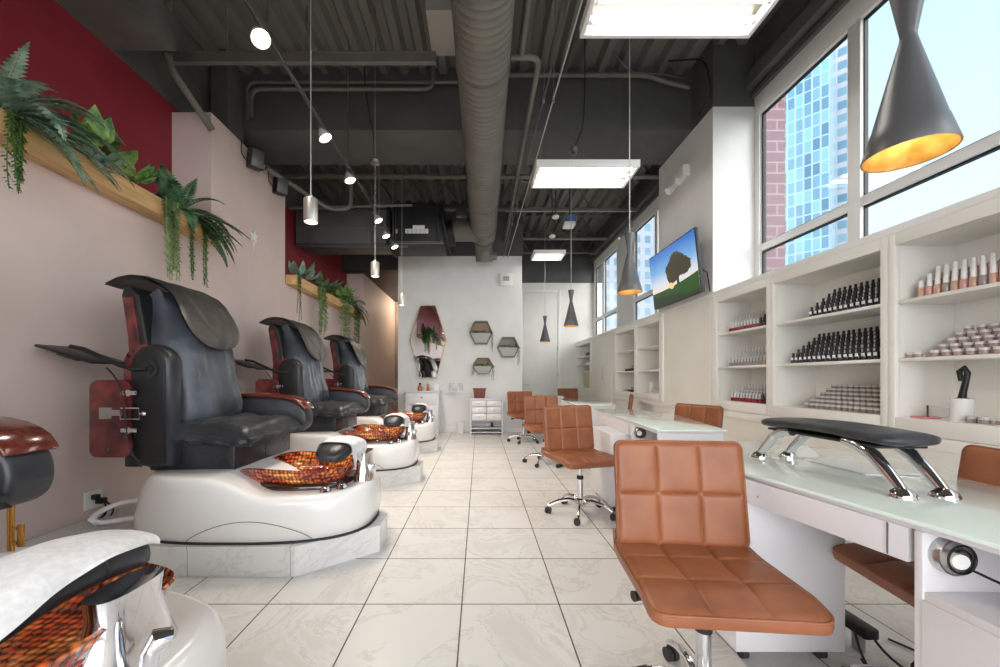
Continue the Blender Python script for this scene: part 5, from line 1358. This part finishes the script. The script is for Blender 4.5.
# sideboard
x0, x1 = bx(409), bx(440.5)
t = thing('sideboard', ((x0 + x1) / 2, 8.05, 0), 'white two-drawer sideboard below the hexagonal mirror', 'sideboard')
part('top', MB().box(x0 - .02, x1 + .02, 7.84, YB - .005, .86, .885, .004), M['white_lam'], t)
part('carcass', MB().box(x0, x1, 7.87, YB - .008, .14, .86, .003), M['white_lam'], t)
for a, b in ((.62, .84), (.17, .60)):
    d = part('drawer', MB().box(x0 + .05, x1 - .05, 7.855, 7.87, a, b, .004), M['white_lam'], t)
    part('knob', MB().ball(((x0 + x1) / 2, 7.845, (a + b) / 2 + .03), .016, n=12), M['brass'], d)
for xx in (x0 + .03, x1 - .03):
    for yy in (7.90, 8.22): part('leg', MB().box(xx - .025, xx + .025, yy - .025, yy + .025, 0, .14, .003), M['white_lam'], t)
def flask(px, w, h, m, label, name, z0=.885, y=8.05, neck=True):
    x = (px - 479.5) * y / F
    t = thing(name, (x, y, z0), label, 'bottle')
    part('body', MB().lathe([(0, 0), (w, 0), (w, h * .55), (w * .45, h * .72), (w * .4, h * .8), (0, h * .8)] if neck else [(0, 0), (w, 0), (w, h * .8), (w * .8, h * .82), (0, h * .82)], n=16), M[m], t, local=True)
    part('stopper', MB().lathe([(0, h * .8), (w * .5, h * .8), (w * .55, h), (0, h)], n=12), M['polish_dark_red' if neck else 'steel'], t, local=True)
flask(420, .05, .17, 'amber', 'round amber bottle on the sideboard, left one', 'glass_bottle')
flask(428, .032, .18, 'amber', 'slim tan bottle on the sideboard, middle one', 'glass_bottle', neck=False)
single('white_box', MB().box(bx(435) - .0, bx(440), 7.95, 8.1, .885, 1.02, .008).box(bx(435) + .01, bx(440) - .01, 7.945, 7.95, .91, .99), M['white_gloss'], 'white pinkish box on the right end of the sideboard', 'box')
t = thing('wall_shelf', (bx(455), YB - .07, .88), 'small white floating shelf right of the sideboard', 'shelf')
part('board', MB().box(bx(447), bx(463), YB - .15, YB, .845, .88, .003), M['white_lam'], t)
part('bracket', MB().box(bx(455) - .02, bx(455) + .02, YB - .10, YB, .80, .845, .003), M['white_lam'], t)
for px, lab in ((450, 'first slim glass bottle on the small floating shelf'), (454.5, 'second slim glass bottle on the small floating shelf'), (459, 'third slim glass bottle on the small floating shelf'), (462, 'last slim glass bottle on the small floating shelf')):
    flask(px, .026, .17, 'acrylic', lab, 'glass_bottle', .88, YB - .08, False)
x0, x1 = bx(470.5), bx(502)
t = thing('storage_cabinet', ((x0 + x1) / 2, 8.05, 0), 'white storage cabinet with open bottom shelf under the brown box', 'cabinet')
mb = MB().box(x0, x0 + .03, 7.86, YB - .005, 0, .74, .003).box(x1 - .03, x1, 7.86, YB - .005, 0, .74, .003).box(x0 + .03, x1 - .03, 7.87, YB - .005, .71, .74).box(x0 + .03, x1 - .03, 8.24, YB - .006, .04, .71)
mb.box(x0 + .03, x1 - .03, 7.88, 8.24, .28, .30).box(x0 + .03, x1 - .03, 7.88, 8.24, .12, .135).box(x0 + .03, x1 - .03, 7.90, 8.24, .03, .05)
part('carcass', mb, M['white_lam'], t)
for i in range(3):
    for j in range(2):
        d = part('drawer', MB().box(x0 + .035 + j * (x1 - x0 - .06) / 2, x0 + .025 + (j + 1) * (x1 - x0 - .06) / 2, 7.865, 7.88, .305 + i * .135, .43 + i * .135, .004), M['white_gloss'], t)
        part('knob', MB().ball((x0 + .03 + (j + .5) * (x1 - x0 - .06) / 2, 7.86, .37 + i * .135), .012, n=10), M['steel'], d)
flask(492, .025, .12, 'book_dark', 'dark bottle on the open shelf of the white cabinet', 'glass_bottle', .135, 8.0, False)
t = thing('brown_basket', (bx(479.5), 8.02, .74), 'reddish brown box on top of the white storage cabinet', 'basket')
part('basket', MB().prism([(bx(474.5), .74), (bx(484.5), .74), (bx(485.5), .93), (bx(473.5), .93)], 'y', 7.93, 8.12, .006), M['brown_box'], t)
part('rim', MB().box(bx(473), bx(486), 7.925, 8.125, .92, .945, .004), M['brown_box'], t)
t = thing('waste_bin', (bx(461), 8.1, 0), 'small white waste bin on the floor between sideboard and cabinet', 'bin')
part('bin', MB().lathe([(0, 0), (.068, 0), (.085, .25), (.08, .25), (.064, .01), (0, .01)], (bx(461), 8.08, 0), 20), M['white_gloss'], t)
part('rim', MB().lathe([(.084, .245), (.089, .25), (.084, .256), (.08, .25)], (bx(461), 8.08, 0), 20, cap=False), M['white_lam'], t)
# hexagonal planters
def strand(mb, p, L, rnd, sway=.03, leaf=.018, step=.02, mi=0):
    x, y, z = p; a = rnd.uniform(0, 6.28); k = int(L / step)
    for i in range(k):
        u = i / max(1, k); zz = z - L * u; xx = x + sway * math.sin(u * 2 + a) * u; yy = y + sway * math.cos(u * 2.6 + a) * u
        for s in range(2):
            b = a + i * 2.4 + s * PI; s_ = leaf * (1.1 - .5 * u) * rnd.uniform(.7, 1.2)
            d = Vector((math.cos(b), math.sin(b), -.55)); e = Vector((-math.sin(b), math.cos(b), 0))
            q = Vector((xx, yy, zz))
            mb.add([q, q + d * s_ * .5 + e * s_ * .3, q + d * s_, q + d * s_ * .5 - e * s_ * .3], [(0, 1, 2, 3)], mi)
    mb.tube([(x + sway * math.sin(u * 2 + a) * u, y + sway * math.cos(u * 2.6 + a) * u, z - L * u) for u in [q / 6 for q in range(7)]], .0025, 4, mi=mi)
def hexplanter(px, py, w, h, sides, label):
    rnd = random.Random(int(px))
    cx, cz = bx(px), bz(py); hw, hh = bx(479.5 + w / 2), (h / 2) * YB / F
    o = thing('hexagonal_planter', (cx, YB - .06, cz), label, 'wall planter', 'hexagonal wall planters')
    hx = [(-hw * .55, hh), (hw * .55, hh), (hw, 0), (hw * .55, -hh), (-hw * .55, -hh), (-hw, 0)]
    ring = MB()
    for i in range(6):
        a, b = hx[i], hx[(i + 1) % 6]
        ring.prism([a, b, (b[0] * .90, b[1] * .90), (a[0] * .90, a[1] * .90)], 'y', -.06, .058)
    part('frame', ring, mat('planter_wood', rgb(128,122,112), .7), o, local=True, smooth=0)
    part('back_panel', MB().prism([(a * .9, b * .9) for a, b in hx], 'y', .045, .056), mat('planter_back', rgb(158,132,114) if sides != 'RR' else rgb(150,146,134), .7), o, local=True, smooth=0)
    part('trough', MB().prism([(hw * .88, -.01), (hw * .5, -hh * .88), (-hw * .5, -hh * .88), (-hw * .88, -.01)], 'y', -.05, .04, .004), mat('planter_pot', rgb(172,176,168), .5), o, local=True, smooth=0)
    mb = MB()
    for i in range(44):
        q = Vector((rnd.uniform(-hw * .8, hw * .8), rnd.uniform(-.04, .03), rnd.uniform(-.01, .03))); b = rnd.uniform(0, 6.28)
        d = Vector((math.cos(b) * .6, math.sin(b) * .6, .7)) * .05; e = Vector((-math.sin(b), math.cos(b), 0)) * .014
        mb.add([q, q + d * .5 + e, q + d, q + d * .5 - e], [(0, 1, 2, 3)])
    if 'R' in sides:
        for k in range(3): strand(mb, (hw * (.85 + .08 * k), -.06, .0), hh * rnd.uniform(1.2, 1.9), rnd, .01, .03, .02)
    if 'L' in sides:
        for k in range(3): strand(mb, (-hw * (.85 + .08 * k), -.06, .0), hh * rnd.uniform(.9, 1.4), rnd, .01, .03, .02)
    part('foliage', mb, M['fern'], o, local=True, smooth=0)
hexplanter(481, 333, 23, 23, 'R', 'upper left hexagonal planter on the white back wall')
hexplanter(508, 347.5, 22, 20, 'RR', 'right hexagonal planter on the back wall with long trailing stem')
hexplanter(483, 366, 21, 16, 'LR', 'lowest hexagonal planter on the back wall above the brown box')
# cream door in the far wall
def door():
    d = MB(); x0, x1 = 1.18, 2.10
    d.box(x0, x1, YC - .03, YC - .005, .01, 3.45, .003)
    dd = struct('door_1', d, M['cream_wall'], smooth=30)
    fr = MB().box(x0 - .07, x0 - .005, YC - .04, YC, 0, 3.52, .004).box(x1 + .005, x1 + .07, YC - .04, YC, 0, 3.52, .004).box(x0 - .005, x1 + .005, YC - .04, YC, 3.455, 3.52, .004)
    struct('door_frame', fr, M['white_trim'], dd, smooth=30)
    struct('handle', MB().cyl((x0 + .06, YC - .03, .98), (x0 + .06, YC - .08, .98), .012, n=10).cyl((x0 + .06, YC - .075, .98), (x0 + .17, YC - .075, .98), .01, n=10).cyl((x0 + .06, YC - .035, .98), (x0 + .06, YC - .03, .98), .025, n=14), M['steel'], dd, smooth=30)
    for z in (.3, 1.2, 1.9): struct('hinge', MB().cyl((x1 + .003, YC - .045, z), (x1 + .003, YC - .045, z + .1), .01, n=8), M['steel'], dd, smooth=30)
door()

# ------------------------------------------------------------------ planter shelves and plants on the left wall
for y0, y1, lab in ((-2.5, 3.86, 'long pine plank shelf with ferns on the near pink wall'), (5.45, 8.7, 'pine plank shelf with trailing plants in the far recess')):
    t = thing('plank_shelf', (XL + .08, (y0 + y1) / 2, 2.48), lab, 'shelf', 'pine plank shelves')
    part('board', MB().box(XL + .001, XL + .155, y0, y1, 2.48, 2.617, .003), M['pine'], t)
def leafquad(mb, q, d, e, L, w, fold=.25, curl=.2, mi=0):
    n_ = d.cross(e).normalized()
    pts = []
    for u, ww in ((0, .05), (.25, .8), (.5, 1.0), (.78, .65), (1, .02)):
        c = q + d * L * u - n_ * L * curl * u * u
        pts.append((c - e * w * ww + n_ * fold * w * ww, c, c + e * w * ww + n_ * fold * w * ww))
    vs = [p for r in pts for p in r]
    fs = [(i * 3 + j, i * 3 + j + 1, i * 3 + j + 4, i * 3 + j + 3) for i in range(4) for j in range(2)]
    mb.add(vs, fs, mi)
def frond(mb, base, az, el, L, droop, wl, n=16, rnd=random):
    d = Vector((math.cos(az) * math.cos(el), math.sin(az) * math.cos(el), math.sin(el))); p = Vector(base); pts = [p.copy()]
    for i in range(n):
        u = (i + 1) / n; d = (d + Vector((0, 0, -droop / n * (1 + u)))).normalized(); p = p + d * (L / n); pts.append(p.copy())
        if i < 1: continue
        side = d.cross(Vector((0, 0, 1))); side = side.normalized() if side.length > .05 else Vector((1, 0, 0))
        ll = wl * math.sin(PI * min(1, .12 + .88 * u) ** .8) + .012
        for s in (-1, 1):
            dd = (side * s + d * .55 + Vector((0, 0, -.15))).normalized(); leafquad(mb, p, dd, d, ll, L / n * .55, .1, .25)
    mb.tube(pts, [.004] * len(pts), 5)
def fern(name, loc, fr, m, label, wl=.06, seed=1):
    rnd = random.Random(seed); mb = MB()
    for az, el, L, dr in fr: frond(mb, Vector(loc) + Vector((rnd.uniform(-.02, .02), rnd.uniform(-.03, .03), 0)), R(az), R(el), L, dr, wl * rnd.uniform(.85, 1.1), rnd=rnd)
    mb.ball((loc[0], loc[1], loc[2] - .0), .03, .03, .02, 8)
    return single(name, mb, M[m], label, 'plant', 'plants on the plank shelves', smooth=60)
def bush(name, loc, n, L, w, m, label, seed, up=.5, spread=1.0, out=.3):
    rnd = random.Random(seed); mb = MB()
    for i in range(n):
        az = rnd.uniform(0, 6.28); el = rnd.uniform(-.2, 1.2) * up
        d = Vector((math.cos(az) * spread * .8 + out, math.sin(az) * spread, math.sin(el) + .15)).normalized()
        q = Vector(loc) + Vector((rnd.uniform(-.03, .03), rnd.uniform(-.1, .1) * spread, rnd.uniform(0, .06)))
        e = d.cross(Vector((0, 0, 1))).normalized()
        mb.tube([q, q + d * L * .5], .0025, 4)
        leafquad(mb, q + d * L * .4, d, e, L * rnd.uniform(.7, 1.1), w * rnd.uniform(.8, 1.1), .2, rnd.uniform(.1, .5))
    return single(name, mb, M[m], label, 'plant', 'plants on the plank shelves', smooth=60)
def trailing(loc, n, L0, L1, sy, m, label, seed, leaf=.03, step=.014, sx=.03):
    rnd = random.Random(seed); mb = MB()
    for i in range(n): strand(mb, (loc[0] + rnd.uniform(0, sx), loc[1] + rnd.uniform(-sy, sy), loc[2] + rnd.uniform(-.02, .03)), rnd.uniform(L0, L1), rnd, .025, leaf, step)
    return single('trailing_plant', mb, M[m], label, 'plant', 'plants on the plank shelves', smooth=0)
xs = XL + .08; ZS = 2.617
fern('fern', (xs, 2.12, ZS), [(70, 50, .62, 1.2), (60, 25, .66, 1.0), (40, 40, .60, 1.6), (20, 20, .50, 1.7), (85, 35, .60, .9), (0, 45, .5, 1.8), (-40, 50, .5, 1.6), (75, 10, .55, .9), (50, 5, .5, 1.2), (100, 70, .55, 1.0), (30, 60, .55, 1.6), (80, 80, .5, .5), (110, 62, .6, .6), (65, 42, .66, 1.1), (55, 15, .62, 1.0), (78, 20, .66, .8), (45, 55, .6, 1.4), (90, 50, .58, .9), (35, 10, .5, 1.4)], 'fern_grey', 'large grey-green fern at the left end of the near plank shelf', .075, 3)
bush('leafy_plant', (xs - .03, 2.66, ZS), 11, .25, .075, 'leaf_green', 'broad-leaved green plant in the middle of the near plank shelf', 5, 1.0, .8, .2)
bush('leafy_plant', (xs, 2.92, ZS), 14, .16, .035, 'leaf_green', 'low green sprig right of the broad-leaved plant', 6, .3, .9, .4)
bush('succulent', (XL + .175, 2.60, ZS - .045), 16, .085, .03, 'sage', 'pale blue-green succulent hanging over the plank front', 7, .5, .7, .3)
trailing((XL + .165, 2.13, ZS), 7, .30, .48, .035, 'trail_dark', 'dark green trailing strands at the left edge of the photo', 8)
fern('fern', (xs - .02, 3.42, ZS), [(75, 35, .62, .7), (60, 30, .62, .8), (52, 22, .60, .7), (64, 14, .62, .6), (50, 10, .60, 1.5), (66, 12, .62, 1.2), (35, 20, .50, 1.6), (75, 75, .42, .5), (150, 80, .36, .5), (-60, 55, .42, 1.0), (-80, 40, .40, 1.2), (68, 5, .60, 1.3), (72, 28, .62, 1.2), (20, 60, .42, 1.2), (70, 48, .55, 1.4), (-30, 30, .4, 1.8), (60, -5, .55, .9), (75, 22, .64, 1.1), (66, 16, .60, 1.2), (70, 42, .58, 1.2), (56, 30, .6, 1.4), (45, 5, .5, 1.2), (74, 8, .6, .9), (-70, 65, .42, .9), (-100, 70, .4, .8), (-90, 25, .45, .9), (72, -8, .58, .8)], 'fern', 'dark green fern at the right end of the near plank shelf', .08, 4)
trailing((XL + .165, 3.20, ZS), 16, .45, .68, .07, 'trail', 'pale green trailing plant hanging before the dark fern', 9, .034)
trailing((XL + .165, 3.43, ZS), 4, .52, .62, .018, 'trail_dark', 'left green strand bundle hanging under the dark fern', 10)
trailing((XL + .165, 3.60, ZS), 4, .56, .66, .018, 'trail_dark', 'right green strand bundle hanging under the dark fern', 11)
bush('leafy_plant', (xs, 5.75, ZS), 16, .22, .05, 'sage', 'grey-green leafy plant at the near end of the far shelf', 12, .7, 1.3, .3)
trailing((XL + .165, 5.50, ZS), 3, .55, .70, .02, 'trail_dark', 'thin trailing strand at the near end of the far shelf', 13)
bush('leafy_plant', (xs + .03, 6.35, ZS), 26, .24, .055, 'fern', 'dark leafy plant in the middle of the far shelf', 14, .5, 1.4, .5)
trailing((XL + .165, 6.3, ZS), 12, .45, .85, .14, 'trail', 'green trailing plant in the middle of the far shelf', 15, .05, .02)
bush('leafy_plant', (xs + .03, 7.2, ZS), 26, .26, .06, 'leaf_green', 'bright green leafy plant near the far end of the far shelf', 16, .5, 1.5, .5)
trailing((XL + .165, 7.35, ZS), 9, .7, 1.25, .25, 'trail', 'long green strands under the bright leafy plant', 17, .06, .025)
fern('fern', (xs, 7.9, ZS), [(70, 30, .6, 1.4), (40, 20, .6, 1.6), (10, 30, .5, 1.6), (90, 50, .6, 1.2), (-30, 50, .5, 1.4), (60, 5, .6, 1.3), (110, 70, .5, 1.0)], 'fern', 'drooping dark fern at the far end of the far shelf', .09, 18)
trailing((XL + .165, 8.1, ZS), 6, .6, 1.05, .2, 'trail_dark', 'dark green strands under the drooping far fern', 19, .06, .025)
